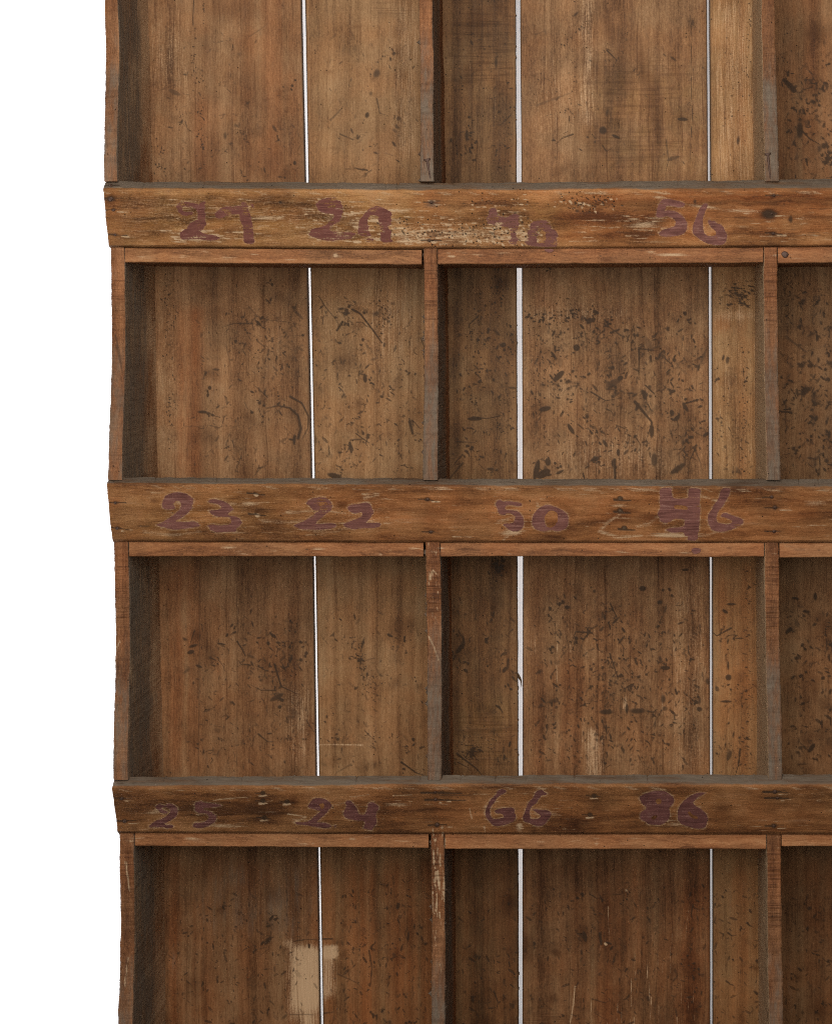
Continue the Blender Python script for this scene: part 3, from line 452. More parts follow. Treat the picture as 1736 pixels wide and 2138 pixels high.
def fn(x, seed, scale, octv=3):          # cheap 1-D value noise, -1..1
    out = np.zeros_like(np.asarray(x, float)); a = 1.0
    for o in range(octv):
        r = np.random.default_rng(seed * 31 + o).uniform(-1, 1, 4096)
        t = np.asarray(x, float) / scale * (2 ** o) + 1000.0
        i = np.floor(t).astype(int); f = t - i; f = f * f * (3 - 2 * f)
        out += a * (r[i % 4096] * (1 - f) + r[(i + 1) % 4096] * f); a *= .5
    return out / 1.75

# ------------------------------------------------------------------ materials
class NT:
    def __init__(s, name):
        s.m = bpy.data.materials.new(name); s.m.use_nodes = True
        s.t = s.m.node_tree; s.n = s.t.nodes; s.n.clear()
    def node(s, typ, **kw):
        nd = s.n.new(typ)
        for k, v in kw.items():
            setattr(nd, k, v)
        return nd
    def put(s, sock, v):
        if hasattr(v, 'is_output'):
            s.t.links.new(v, sock)
        else:
            sock.default_value = v
    def math(s, op, a, b=None, c=None, clamp=False):
        nd = s.node('ShaderNodeMath', operation=op, use_clamp=clamp)
        s.put(nd.inputs[0], a)
        if b is not None: s.put(nd.inputs[1], b)
        if c is not None: s.put(nd.inputs[2], c)
        return nd.outputs[0]
    def vmath(s, op, a, b=None):
        nd = s.node('ShaderNodeVectorMath', operation=op)
        s.put(nd.inputs[0], a)
        if b is not None: s.put(nd.inputs[1], b)
        return nd.outputs[0]
    def step(s, x, a, b):
        nd = s.node('ShaderNodeMapRange', interpolation_type='SMOOTHSTEP')
        s.put(nd.inputs['Value'], x); s.put(nd.inputs['From Min'], a); s.put(nd.inputs['From Max'], b)
        return nd.outputs['Result']
    def noise(s, vec, scale, detail=3.0, rough=.55, dist=0.0, lac=2.0):
        nd = s.node('ShaderNodeTexNoise')
        s.put(nd.inputs['Vector'], vec); s.put(nd.inputs['Scale'], scale); s.put(nd.inputs['Detail'], detail)
        s.put(nd.inputs['Roughness'], rough); s.put(nd.inputs['Distortion'], dist)
        return nd.outputs['Fac']
    def mix(s, f, a, b, blend='MIX'):
        nd = s.node('ShaderNodeMix', data_type='RGBA', blend_type=blend)
        s.put(nd.inputs[0], f)
        for k, v in ((6, a), (7, b)):
            s.put(nd.inputs[k], (*v, 1) if isinstance(v, tuple) and len(v) == 3 else v)
        return nd.outputs[2]
    def ramp(s, f, stops):
        nd = s.node('ShaderNodeValToRGB')
        cr = nd.color_ramp
        while len(cr.elements) < len(stops): cr.elements.new(.5)
        for e, (p, c) in zip(cr.elements, stops):
            e.position = p; e.color = (*c, 1)
        s.put(nd.inputs[0], f)
        return nd.outputs[0]
    def coords(s, seed=0.0):
        g = s.node('ShaderNodeNewGeometry')
        p = s.vmath('SCALE', g.outputs['Position'])
        p.node.inputs['Scale'].default_value = 1.0 / S
        return s.vmath('ADD', p, (seed * 137.3, seed * 71.9, seed * 311.7))
    def scale(s, v, x, y, z):
        return s.vmath('MULTIPLY', v, (x, y, z))

def dash_layer(t, P, cell, keep, half_l, half_w):
    """small bruises: one ragged ellipse per voronoi cell, turned by the cell's own angle"""
    sx = t.node('ShaderNodeSeparateXYZ'); t.put(sx.inputs[0], P)
    c2 = t.node('ShaderNodeCombineXYZ'); t.put(c2.inputs[0], sx.outputs[0]); t.put(c2.inputs[1], sx.outputs[2])
    q = t.vmath('SCALE', c2.outputs[0]); q.node.inputs['Scale'].default_value = 1.0 / cell
    v = t.node('ShaderNodeTexVoronoi', voronoi_dimensions='2D', feature='F1')
    t.put(v.inputs['Vector'], q); v.inputs['Scale'].default_value = 1.0
    rel = t.vmath('SUBTRACT', q, v.outputs['Position'])
    cs = t.node('ShaderNodeSeparateColor'); t.put(cs.inputs[0], v.outputs['Color'])
    ang = t.math('ADD', t.math('MULTIPLY', t.math('SUBTRACT', cs.outputs[0], .5), 2.6), 1.57)
    rot = t.node('ShaderNodeVectorRotate', rotation_type='Z_AXIS'); t.put(rot.inputs['Vector'], rel); t.put(rot.inputs['Angle'], ang)
    rs = t.node('ShaderNodeSeparateXYZ'); t.put(rs.inputs[0], rot.outputs[0])
    sz = t.math('ADD', .45, cs.outputs[2])
    u = t.math('DIVIDE', rs.outputs[0], t.math('MULTIPLY', sz, half_l / cell))
    w_ = t.math('DIVIDE', rs.outputs[1], t.math('MULTIPLY', sz, half_w / cell))
    r = t.math('SQRT', t.math('ADD', t.math('MULTIPLY', u, u), t.math('MULTIPLY', w_, w_)))
    r = t.math('ADD', r, t.math('MULTIPLY', t.math('SUBTRACT', t.noise(P, .22, 2), .5), 1.0))
    m = t.step(r, 1.0, .55)
    k = t.math('LESS_THAN', cs.outputs[1], keep)
    return t.math('MULTIPLY', m, k)

def wood(name, grain, stops, seed=1.0, fiber=.6, band=.020, rough=.62, streak=.5, bump=.5, use_dashes=False, grey_stops=((.2, (.058, .042, .029)), (.8, (.200, .152, .110))), tint=(1.11, .975, .785), blotch=1.0, fine=1.0):
    t = NT(name)
    P = t.coords(seed)
    k = .022
    lin = {'Z': (1, 1, k), 'X': (k, 1, 1)}[grain]
    wob = t.math('MULTIPLY', t.math('SUBTRACT', t.noise(P, .004 if grain == 'Z' else .009, 2), .5), 22.0 if grain == 'Z' else 48.0)
    wv = t.node('ShaderNodeCombineXYZ'); t.put(wv.inputs[0 if grain == 'Z' else 2], wob)
    G = t.scale(t.vmath('ADD', P, wv.outputs[0]), *lin)
    a1 = t.node('ShaderNodeAttribute', attribute_name='m1'); a2 = t.node('ShaderNodeAttribute', attribute_name='m2')
    s1 = t.node('ShaderNodeSeparateColor'); t.put(s1.inputs[0], a1.outputs['Color'])
    s2 = t.node('ShaderNodeSeparateColor'); t.put(s2.inputs[0], a2.outputs['Color'])
    dark, pale, dens, pit = s1.outputs[0], s1.outputs[1], s1.outputs[2], a1.outputs['Alpha']
    saw, grey, warm, green = s2.outputs[0], s2.outputs[1], s2.outputs[2], a2.outputs['Alpha']
    nb = t.noise(G, band, 5, .6)
    nf = t.noise(G, fiber, 4, .65)
    nbl = t.noise(t.scale(P, *((.45, 1, 1) if grain == 'X' else (1, 1, .7))), .012, 5, .62)
    nsp = t.noise(P, .30, 3, .7)
    lin2 = {'Z': (1, 1, .10), 'X': (.10, 1, 1)}[grain]
    nmid = t.noise(t.scale(P, *lin2), .11, 4, .6)
    f = t.math('ADD', t.math('MULTIPLY', t.math('SUBTRACT', nb, .5), 1.0), t.math('MULTIPLY', t.math('SUBTRACT', nf, .5), .68 * fine))
    f = t.math('ADD', f, t.math('MULTIPLY', t.math('SUBTRACT', nbl, .5), blotch))
    fleck = t.noise(t.scale(P, *{'Z': (1, 1, .16), 'X': (.16, 1, 1)}[grain]), .5, 3, .7)
    f = t.math('ADD', f, t.math('MULTIPLY', t.math('SUBTRACT', fleck, .5), .80 * fine))
    stripe = t.noise(t.scale(t.vmath('ADD', P, wv.outputs[0]), *{'Z': (1, 1, .006), 'X': (.02, 1, 1)}[grain]), .055, 2, .5)
    f = t.math('ADD', f, t.math('MULTIPLY', t.math('SUBTRACT', t.step(stripe, .36, .64), .5), .20))
    f = t.math('ADD', f, t.math('MULTIPLY', t.math('SUBTRACT', nsp, .5), .75))
    f = t.math('ADD', f, t.math('MULTIPLY', t.math('SUBTRACT', nmid, .5), .22 if fine == 1.0 else .62))
    f = t.math('ADD', f, .5)
    c = t.ramp(f, stops)
    # hue drift between reddish and olive
    hue = t.step(t.noise(P, .013, 3), .35, .65)
    c = t.mix(t.math('MULTIPLY', hue, .55), c, (1.10, .93, .80), 'MULTIPLY')
    c = t.mix(t.math('MULTIPLY', t.math('MULTIPLY', warm, t.step(t.noise(G, .03, 3), .25, .7)), 1.0, clamp=True), c, (1.02, .72, .55), 'MULTIPLY')
    gm = t.math('MULTIPLY', green, t.step(t.noise(P, .03, 4), .3, .7), clamp=True)
    c = t.mix(t.math('MULTIPLY', gm, .75), c, (.86, .92, .62), 'MULTIPLY')
    c = t.mix(1.0, c, tint, 'MULTIPLY')
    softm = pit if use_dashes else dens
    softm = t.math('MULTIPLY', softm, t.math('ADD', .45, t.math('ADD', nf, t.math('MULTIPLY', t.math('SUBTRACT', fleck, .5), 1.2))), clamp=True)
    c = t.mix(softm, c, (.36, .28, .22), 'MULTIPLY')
    # pale rubbed places and painted rail highlights
    pm = t.math('MULTIPLY', t.step(t.math('ADD', pale, t.math('MULTIPLY', t.math('SUBTRACT', t.math('ADD', nf, t.math('MULTIPLY', nsp, .5)), .75), .9)), .12, .60), .92)
    c = t.mix(pm, c, t.ramp(nf, ((.2, (.52, .325, .175)), (.8, (.72, .49, .29))) if use_dashes else ((.2, (.38, .24, .13)), (.8, (.56, .40, .245)))))
    # weathered grey faces
    gr = t.step(t.math('ADD', grey, t.math('MULTIPLY', t.math('ADD', t.math('SUBTRACT', nmid, .5), t.math('SUBTRACT', nbl, .5)), 1.1)), .15, .95)
    c = t.mix(gr, c, t.ramp(t.math('ADD', t.math('MULTIPLY', nmid, .5), t.math('MULTIPLY', t.math('ADD', nf, t.math('SUBTRACT', nbl, .5)), .5)), grey_stops))
    # dark grain lines
    st = t.step(t.noise(G, fiber * .33, 2, .5), .60, .74)
    c = t.mix(t.math('MULTIPLY', st, streak), c, (.48, .40, .34), 'MULTIPLY')
    # saw ridges across the grain
    lin3 = {'Z': (.05, .05, 1), 'X': (1, .05, .05)}[grain]
    ns = t.noise(t.scale(P, *lin3), .17, 3, .6)
    sm = t.math('MULTIPLY', saw, t.step(ns, .50, .62))
    sm = t.math('MULTIPLY', sm, t.step(nsp, .3, .6))
    c = t.mix(t.math('MULTIPLY', sm, .85), c, (.36, .30, .26), 'MULTIPLY')
    # worm pits
    v = t.node('ShaderNodeTexVoronoi', feature='F1'); t.put(v.inputs['Vector'], P); v.inputs['Scale'].default_value = .14
    cs = t.node('ShaderNodeSeparateColor'); t.put(cs.inputs[0], v.outputs['Color'])
    pits = t.math('MULTIPLY', t.step(v.outputs['Distance'], .30, .16), t.math('LESS_THAN', cs.outputs[0], t.math('MULTIPLY', 0.0 if use_dashes else pit, .6)))
    # stray pores everywhere
    v2 = t.node('ShaderNodeTexVoronoi', feature='F1'); t.put(v2.inputs['Vector'], P); v2.inputs['Scale'].default_value = .085
    cs2 = t.node('ShaderNodeSeparateColor'); t.put(cs2.inputs[0], v2.outputs['Color'])
    pores = t.math('MULTIPLY', t.step(v2.outputs['Distance'], .15, .07), t.math('LESS_THAN', cs2.outputs[0], .12))
    # stains and bruises, with a ragged edge
    dm = t.step(t.math('ADD', dark, t.math('MULTIPLY', t.math('SUBTRACT', t.math('ADD', t.math('MULTIPLY', nsp, .7), t.math('MULTIPLY', nf, .5)), .6), .75)), .06, .74)
    dm = t.math('MULTIPLY', dm, t.step(dark, .0, .10))
    if use_dashes:
        nd = t.noise(P, .02, 3)
        d1 = dash_layer(t, P, 29, .30, 9.0, 2.7)
        d2 = dash_layer(t, t.vmath('ADD', P, (913.0, 0, 411.0)), 17, .40, 5.0, 1.6)
        d3 = dash_layer(t, t.vmath('ADD', P, (213.0, 0, 1411.0)), 46, .30, 10, 5.0)
        local = t.math('MULTIPLY', dens, t.step(nd, .30, .55))
        dd = t.math('ADD', t.math('ADD', t.math('MULTIPLY', d1, .95), t.math('MULTIPLY', d2, .9)), t.math('MULTIPLY', d3, .35))
        dd = t.math('MULTIPLY', dd, local, clamp=True)
        dm = t.math('MAXIMUM', dm, dd)
    c = t.mix(t.math('MULTIPLY', dm, .86), c, (.038, .022, .012))
    hole = t.math('MAXIMUM', pits, pores)
    c = t.mix(t.math('MULTIPLY', hole, .9), c, (.012, .008, .005))
    b = t.node('ShaderNodeBsdfPrincipled')
    t.put(b.inputs['Base Color'], c)
    rr = t.math('ADD', rough - .1, t.math('MULTIPLY', nmid, .25))
    t.put(b.inputs['Roughness'], t.math('ADD', rr, t.math('MULTIPLY', gr, .15)))
    b.inputs['Specular IOR Level'].default_value = .2
    h = t.math('ADD', t.math('MULTIPLY', nf, .9), t.math('ADD', t.math('MULTIPLY', nsp, .7), t.math('MULTIPLY', fleck, .8)))
    h = t.math('ADD', h, t.math('MULTIPLY', t.math('MULTIPLY', ns, saw), 3.6))
    h = t.math('SUBTRACT', h, t.math('ADD', t.math('MULTIPLY', dm, .5), t.math('MULTIPLY', hole, 1.8)))
    if not use_dashes: h = t.math('SUBTRACT', h, t.math('MULTIPLY', t.math('MULTIPLY', pit, t.noise(P, .09, 3, .7)), 5.0))
    bp = t.node('ShaderNodeBump'); bp.inputs['Strength'].default_value = bump; bp.inputs['Distance'].default_value = .0009
    t.put(bp.inputs['Height'], h)
    t.put(b.inputs['Normal'], bp.outputs[0])
    o = t.node('ShaderNodeOutputMaterial'); t.put(o.inputs[0], b.outputs[0])
    return t.m

def paint(name, c0, c1, seed, worn):
    t = NT(name)
    P = t.coords(seed)
    st = t.scale(P, .06, 1, 1)
    n1 = t.noise(st, .35, 4, .65); n2 = t.noise(P, .035, 4, .6); n3 = t.noise(P, .35, 3, .7)
    c = t.ramp(t.math('ADD', t.math('MULTIPLY', n2, .35), t.math('MULTIPLY', n1, .65)), ((.36, tuple(v * .72 for v in c0)), (.64, tuple(v * 1.18 for v in c1))))
    c = t.mix(t.math('MULTIPLY', t.step(n3, .55, .75), .35), c, (.6, .55, .55), 'MULTIPLY')
    c = t.mix(t.math('MULTIPLY', t.step(t.math('ADD', n1, t.math('MULTIPLY', n3, .5)), .80, .95), .5), c, (.33, .19, .15))
    b = t.node('ShaderNodeBsdfPrincipled'); t.put(b.inputs['Base Color'], c)
    b.inputs['Roughness'].default_value = .7; b.inputs['Specular IOR Level'].default_value = .2
    bp = t.node('ShaderNodeBump'); bp.inputs['Strength'].default_value = .15; bp.inputs['Distance'].default_value = .0004
    t.put(bp.inputs['Height'], t.math('ADD', n1, t.math('MULTIPLY', n3, .5))); t.put(b.inputs['Normal'], bp.outputs[0])
    tr = t.node('ShaderNodeBsdfTransparent')
    m = t.math('ADD', t.math('MULTIPLY', n1, .8), t.math('ADD', t.math('MULTIPLY', n2, .7), t.math('MULTIPLY', n3, .35)))
    mk = t.step(m, 1.02 - .12 - worn * .45 + .28, 1.02 + .28 - worn * .45 + .04)   # bare where the brush ran dry
    mx = t.node('ShaderNodeMixShader'); t.put(mx.inputs[0], mk); t.put(mx.inputs[1], b.outputs[0]); t.put(mx.inputs[2], tr.outputs[0])
    o = t.node('ShaderNodeOutputMaterial'); t.put(o.inputs[0], mx.outputs[0])
    return t.m

BROWN = ((.08, (.070, .036, .018)), (.38, (.165, .093, .047)), (.62, (.235, .142, .076)), (.92, (.330, .215, .125)))
M_back = [wood('aged_pine_back_%d' % i, 'Z', st, seed, use_dashes=True, streak=sk, bump=.45)
          for i, (st, seed, sk) in enumerate([
              (((.08, (.078, .040, .020)), (.38, (.170, .098, .052)), (.62, (.232, .142, .080)), (.92, (.315, .208, .125))), 1.0, .55),
              (((.05, (.095, .052, .026)), (.35, (.195, .118, .062)), (.62, (.262, .166, .092)), (.95, (.350, .240, .145))), 2.3, .35),
              (((.08, (.052, .028, .014)), (.38, (.120, .070, .036)), (.62, (.175, .106, .055)), (.92, (.245, .158, .088))), 3.7, .55),
              (((.08, (.074, .040, .020)), (.38, (.170, .098, .053)), (.62, (.240, .148, .083)), (.92, (.345, .228, .140))), 5.1, .65),
              (((.05, (.098, .054, .026)), (.35, (.205, .122, .060)), (.62, (.280, .176, .092)), (.95, (.350, .235, .130))), 6.4, .5),
              (((.08, (.076, .040, .020)), (.38, (.175, .101, .053)), (.62, (.240, .147, .081)), (.92, (.330, .210, .122))), 8.2, .5)])]
M_panel = wood('weathered_side_wood', 'Z', ((.1, (.075, .038, .019)), (.4, (.150, .083, .043)), (.65, (.215, .125, .068)), (.92, (.300, .185, .105))), 9.3, streak=.4, bump=.75, tint=(1.16, .90, .70))
M_shelf = wood('reddish_shelf_wood', 'X', ((.08, (.100, .045, .020)), (.38, (.205, .100, .048)), (.65, (.285, .150, .077)), (.95, (.370, .225, .130))), 10.9, streak=.45, bump=.5)
M_rail = [wood('worn_rail_wood_%d' % i, 'X', st, sd, streak=.6, bump=.6, blotch=1.9, tint=(.99, .745, .53), fine=.7) for i, (st, sd) in enumerate([
    (BROWN, 12.1),
    (((.08, (.085, .046, .021)), (.36, (.195, .115, .055)), (.62, (.280, .176, .090)), (.92, (.400, .275, .160))), 13.6),
    (((.08, (.078, .040, .019)), (.38, (.175, .098, .047)), (.62, (.245, .146, .073)), (.92, (.345, .220, .124))), 15.2),
    (((.08, (.070, .037, .018)), (.38, (.160, .091, .044)), (.62, (.225, .135, .068)), (.92, (.315, .200, .112))), 17.4),
    (BROWN, 19.8)])]

def plain(name, c, rough=.8, metal=0.0, nscale=40.0, var=.2):
    t = NT(name)
    g = t.node('ShaderNodeNewGeometry')
    n = t.noise(g.outputs['Position'], nscale, 4)
    cc = t.mix(n, tuple(x * (1 - var) for x in c), tuple(min(1, x * (1 + var)) for x in c))
    b = t.node('ShaderNodeBsdfPrincipled'); t.put(b.inputs['Base Color'], cc)
    b.inputs['Roughness'].default_value = rough; b.inputs['Metallic'].default_value = metal
    bp = t.node('ShaderNodeBump'); bp.inputs['Strength'].default_value = .5; bp.inputs['Distance'].default_value = .0004
    t.put(bp.inputs['Height'], n); t.put(b.inputs['Normal'], bp.outputs[0])
    o = t.node('ShaderNodeOutputMaterial'); t.put(o.inputs[0], b.outputs[0])
    return t.m
M_nail = plain('rusty_iron', (.085, .045, .030), .62, .3, 900.0, .6)
M_wall = plain('white_paper', (.86, .86, .875), .9, 0, 3.0, .01)
M_floor = plain('grey_studio_floor', (.20, .20, .20), .8, 0, 6.0, .08)

# ------------------------------------------------------------------ mesh helpers
root = bpy.data.objects.new('pigeonhole_rack', None)
root.location = W(1270, 120, BASE)
root['label'] = 'weathered brown wooden pigeonhole rack with slatted back and hand-painted maroon numbers'
root['category'] = 'shelf rack'
col.objects.link(root)
RL = Vector(root.location)

def link(name, verts, faces_flat, sizes, mat, parent, att=None, smooth=False, label=None):
    me = bpy.data.meshes.new(name)
    verts = np.asarray(verts, np.float32).reshape(-1, 3)
    loops = np.asarray(faces_flat, np.int32); sizes = np.asarray(sizes, np.int32)
    me.vertices.add(len(verts)); me.vertices.foreach_set('co', (verts - np.array(RL, np.float32)).ravel())
    me.loops.add(len(loops)); me.loops.foreach_set('vertex_index', loops)
    me.polygons.add(len(sizes))
    me.polygons.foreach_set('loop_start', np.concatenate([[0], np.cumsum(sizes)[:-1]]).astype(np.int32))
    me.polygons.foreach_set('loop_total', sizes)
    me.polygons.foreach_set('use_smooth', np.full(len(sizes), smooth, bool))
    me.update(calc_edges=True)
    me.validate()
    if att is not None:
        for nm, L in (('m1', (0, 1, 2, 3)), ('m2', (4, 5, 6, 7))):
            a = me.attributes.new(nm, 'FLOAT_COLOR', 'POINT')
            a.data.foreach_set('color', np.ascontiguousarray(att[list(L)].T, np.float32).ravel())
    me.materials.append(mat)
    o = bpy.data.objects.new(name, me)
    o.parent = parent
    if parent is not root:
        pass
    if label: o['label'] = label
    col.objects.link(o)
    return o

def sweep(name, rings, mat, parent, att, **kw):
    """rings: (n, k, 3) closed cross-sections in metres"""
    n, k, _ = rings.shape
    i = np.arange(n - 1)[:, None] * k; j = np.arange(k)[None]; j2 = (j + 1) % k
    q = np.stack([i + j, i + j2, i + k + j2, i + k + j], -1).reshape(-1)
    loops = np.concatenate([q, np.arange(k)[::-1], (n - 1) * k + np.arange(k)])
    sizes = np.concatenate([np.full((n - 1) * k, 4), [k, k]])
    return link(name, rings.reshape(-1, 3), loops, sizes, mat, parent, att, **kw)

def to_w(x, d, y):
    return np.stack([(x - CX) * S, d * S, (BASE - y) * S], -1)

# ------------------------------------------------------------------ setting
def setting(name, verts, faces, mat):
    me = bpy.data.meshes.new(name); me.from_pydata(verts, [], faces); me.materials.append(mat)
    o = bpy.data.objects.new(name, me); o['kind'] = 'structure'; col.objects.link(o)
    return o
wy = 780 * S
setting('backdrop_wall', [(-6, wy, -.02), (6, wy, -.02), (6, wy, 4.5), (-6, wy, 4.5), (-6, wy + .1, -.02), (6, wy + .1, -.02), (6, wy + .1, 4.5), (-6, wy + .1, 4.5)],
        [(0, 1, 2, 3), (5, 4, 7, 6), (1, 5, 6, 2), (4, 0, 3, 7), (3, 2, 6, 7), (4, 5, 1, 0)], M_wall)
setting('studio_floor', [(-6, -5, 0), (6, -5, 0), (6, wy - .003, 0), (-6, wy - .003, 0), (-6, -5, -.02), (6, -5, -.02), (6, wy - .003, -.02), (-6, wy - .003, -.02)],
        [(0, 1, 2, 3), (7, 6, 5, 4), (0, 4, 5, 1), (2, 6, 7, 3), (1, 5, 6, 2), (3, 7, 4, 0)], M_floor)

# ------------------------------------------------------------------ rack geometry data (units)
# true X of the uprights' faces along y
YK = [-440, 0, 370, 520, 1133, 1740, 2138, 2482]
LEFT_O = [213, 217, 226, 230, 236, 247.5, 252, 255]
LEFT_I = [243, 246, 255, 259, 267.5, 280, 283, 286]
D1_L = [868, 873.5, 881, 883.4, 886.5, 897.7, 902.6, 905]
D1_R = [897, 902, 909, 912.6, 918.4, 927.4, 931, 933]
D2_L = [1586, 1589, 1592, 1594, 1595.4, 1599.5, 1602.5, 1604]
D2_R = [1615, 1618, 1621, 1622.7, 1626, 1630.4, 1633, 1635]
RIGHT_I = [2306, 2307, 2308, 2309, 2311, 2314, 2316, 2317]
RIGHT_O = [2338, 2339, 2340, 2341, 2343, 2346, 2348, 2349]
# rails: top-back line, chamfer line, bottom line as polylines over x (as seen on their own depth)
XK = [216, 900, 1150, 1500, 1736, 2345]
RAILS = [([-436] * 6, [-417] * 6, [-299] * 6),
         ([378, 381.5, 380, 376, 372.5, 371], [397, 400, 399, 398.5, 398, 397], [514.5, 517.5, 517, 515, 513.7, 512]),
         ([996.5, 998.5, 999.5, 1000, 999, 998], [1012, 1016, 1018, 1020, 1020, 1019], [1129.5, 1131, 1131.6, 1131.5, 1131, 1131]),
         ([1622, 1618.5, 1618, 1617, 1617.5, 1617], [1648, 1642.5, 1642.5, 1643, 1643, 1642], [1738, 1740, 1740.6, 1741, 1741, 1740]),
         ([2240] * 6, [2262] * 6, [2357] * 6)]
# shelves: front-face top and bottom lines per bay: (left, right)
SHELVES = [[((-297, -297), (-266, -266))] * 3,
           [((518, 521.5), (548.3, 553)), ((520, 516), (552, 548.5)), ((515.5, 515), (549.5, 545))],
           [((1132, 1134), (1162.7, 1163.5)), ((1134, 1134), (1163, 1163.5)), ((1134, 1134), (1165, 1164))],
           [((1740.5, 1743.5), (1768.5, 1772.5)), ((1743.5, 1743.5), (1775, 1775)), ((1743, 1743), (1769, 1768))],
           [((2359.5, 2359.5), (2391, 2391))] * 3]
RB = [-299, 516, 1131, 1740, 2357]        # rail bottoms
RT = [-436, 380, 998, 1619, 2240]        # rail tops
def front_depth(y):
    """front edge of the uprights: flush below each rail, curving out to carry the next one"""
    y = np.asarray(y, float); d = np.full_like(y, 2.0)
    for i in range(4):
        a, b = (RB[i], -100)[i == 0], RT[i + 1]
        t = np.clip((y - a) / (b - a), 0, 1)
        v = 2.0 - 43.0 * ss(.36, 1.02, t)
        d = np.where((y >= a) & (y < b + 2), v, d)
    for i in range(5):                    # cut back behind each rail board
        a, b = RT[i] + 2, RB[i] - 1
        t = np.clip((y - a) / (b - a), 0, 1)
        d = np.where((y >= a) & (y <= b), -14.0 + 34.0 * t, d)
    return d

def upright(name, L, R, mat, seed, spiky_left=False, spiky_right=False, taper=0.0, outer_left=False, label=None):
    ys = np.arange(-436, 2481, 2.5)
    n = len(ys)
    xl = np.interp(ys, YK, L) + fn(ys, seed, 60) * 1.4 + fn(ys, seed + 5, 7, 2) * .7
    xr = np.interp(ys, YK, R) + fn(ys, seed + 9, 60) * 1.4 + fn(ys, seed + 14, 7, 2) * .7
    fd = front_depth(ys) + fn(ys, seed + 20, 30) * 1.2
    r = np.random.default_rng(seed)
    nf = 11
    cols = []; att = []; kind = []
    side = np.array([1.0, .8, .6, .45, .3, .18, .09, .04, .015])
    sp = np.convolve(np.where(r.random(n) < .045, r.uniform(2, 7.5, n), 0), [.35, 1, .5], 'same') if spiky_left else np.zeros(n)
    sp2 = np.where(r.random(n) < .02, r.uniform(1.5, 4, n), 0) if spiky_right else np.zeros(n)
    for s in side:                        # left face, back to front
        d = DB - 1 + (fd + 2.0 - DB) * (1 - s) / (1 - side[-1])
        bumpy = fn(ys, seed + 40 + int(s * 100), 26, 3) * (.7 if s < .9 else 0)
        spike = sp * (1.0 if .02 < s < .06 else 0)
        cols.append((xl + taper * s - spike - bumpy * .5 + (1.2 if s < .02 else 0), d)); kind.append(('L', s))
    for u in np.linspace(.03, .97, nf):
        e = abs(u - .5) * 2
        cols.append((xl + (xr - xl) * u, fd + ss(.75, 1.0, e) * 1.8 + fn(ys + u * 900, seed + 60 + int(u * 50), 9, 3) * .55)); kind.append(('F', u))
    for s in side[::-1]:
        d = DB - 1 + (fd + 2.0 - DB) * (1 - s) / (1 - side[-1])
        bumpy = fn(ys, seed + 80 + int(s * 100), 26, 3) * (.7 if s < .9 else 0)
        spike = sp2 * (1.0 if .02 < s < .06 else 0)
        cols.append((xr + spike + bumpy * .5 - (1.2 if s < .02 else 0), d)); kind.append(('R', s))
    k = len(cols)
    X = np.stack([c[0] for c in cols], 1); D = np.stack([c[1] for c in cols], 1); Y = np.repeat(ys[:, None], k, 1)
    A = np.zeros((NL, n, k), np.float32)
    px = pr(X, D); py = pry(Y, D)
    smp = sample(front, px.ravel(), py.ravel()).reshape(NL, n, k)
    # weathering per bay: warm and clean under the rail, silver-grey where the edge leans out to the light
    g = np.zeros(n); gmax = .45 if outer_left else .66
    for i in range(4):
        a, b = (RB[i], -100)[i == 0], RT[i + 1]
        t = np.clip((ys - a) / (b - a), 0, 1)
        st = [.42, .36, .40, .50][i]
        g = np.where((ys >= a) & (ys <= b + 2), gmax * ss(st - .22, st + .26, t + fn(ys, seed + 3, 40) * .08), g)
    for j, (kd, v) in enumerate(kind):
        if kd == 'F':
            A[:, :, j] = smp[:, :, j]
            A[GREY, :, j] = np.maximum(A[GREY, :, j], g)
            A[SAW, :, j] = np.maximum(A[SAW, :, j], .38)
        else:
            A[GREY, :, j] = .72 * (1 - ss(.55, .9, v)); A[PALE, :, j] = (.40 + .22 * fn(ys + 37 * j, seed + 500 + j // 2, 120, 4)) if outer_left else 0
            A[WARM, :, j] = (.1 if taper and kd == 'L' else .18) * ss(.6, .95, v); A[GREEN, :, j] = .5 if taper else 0
            if taper and kd == 'L': A[GREY, :, j] *= .1; A[PALE, :, j] = .62 + .25 * fn(ys, seed + 300 + j, 150, 3); A[DARK, :, j] = .7 * ss(.25, .6, fn(ys, seed + 320 + j, 9, 3)) * (.02 < v < .7)
            A[DARK, :, j] = .0 + (.55 * ss(.30, .6, fn(ys, seed + 200 + j, 8, 3)) * (1.0 if label is None and not outer_left else .0) if (.02 < v < .2) else 0)
            A[PIT, :, j] = .12 if v < .3 else 0
    return sweep(name, to_w(X, D, Y), mat, root, A.reshape(NL, -1), label=label)

left_panel = upright('side_panel', LEFT_O, LEFT_I, M_panel, 101, outer_left=True)
div1 = upright('divider', D1_L, D1_R, M_panel, 202, spiky_left=True, spiky_right=True)
div2 = upright('divider', D2_L, D2_R, M_panel, 303, taper=4.0, spiky_left=False, spiky_right=False)
right_panel = upright('side_panel', RIGHT_I, RIGHT_O, M_panel, 404)

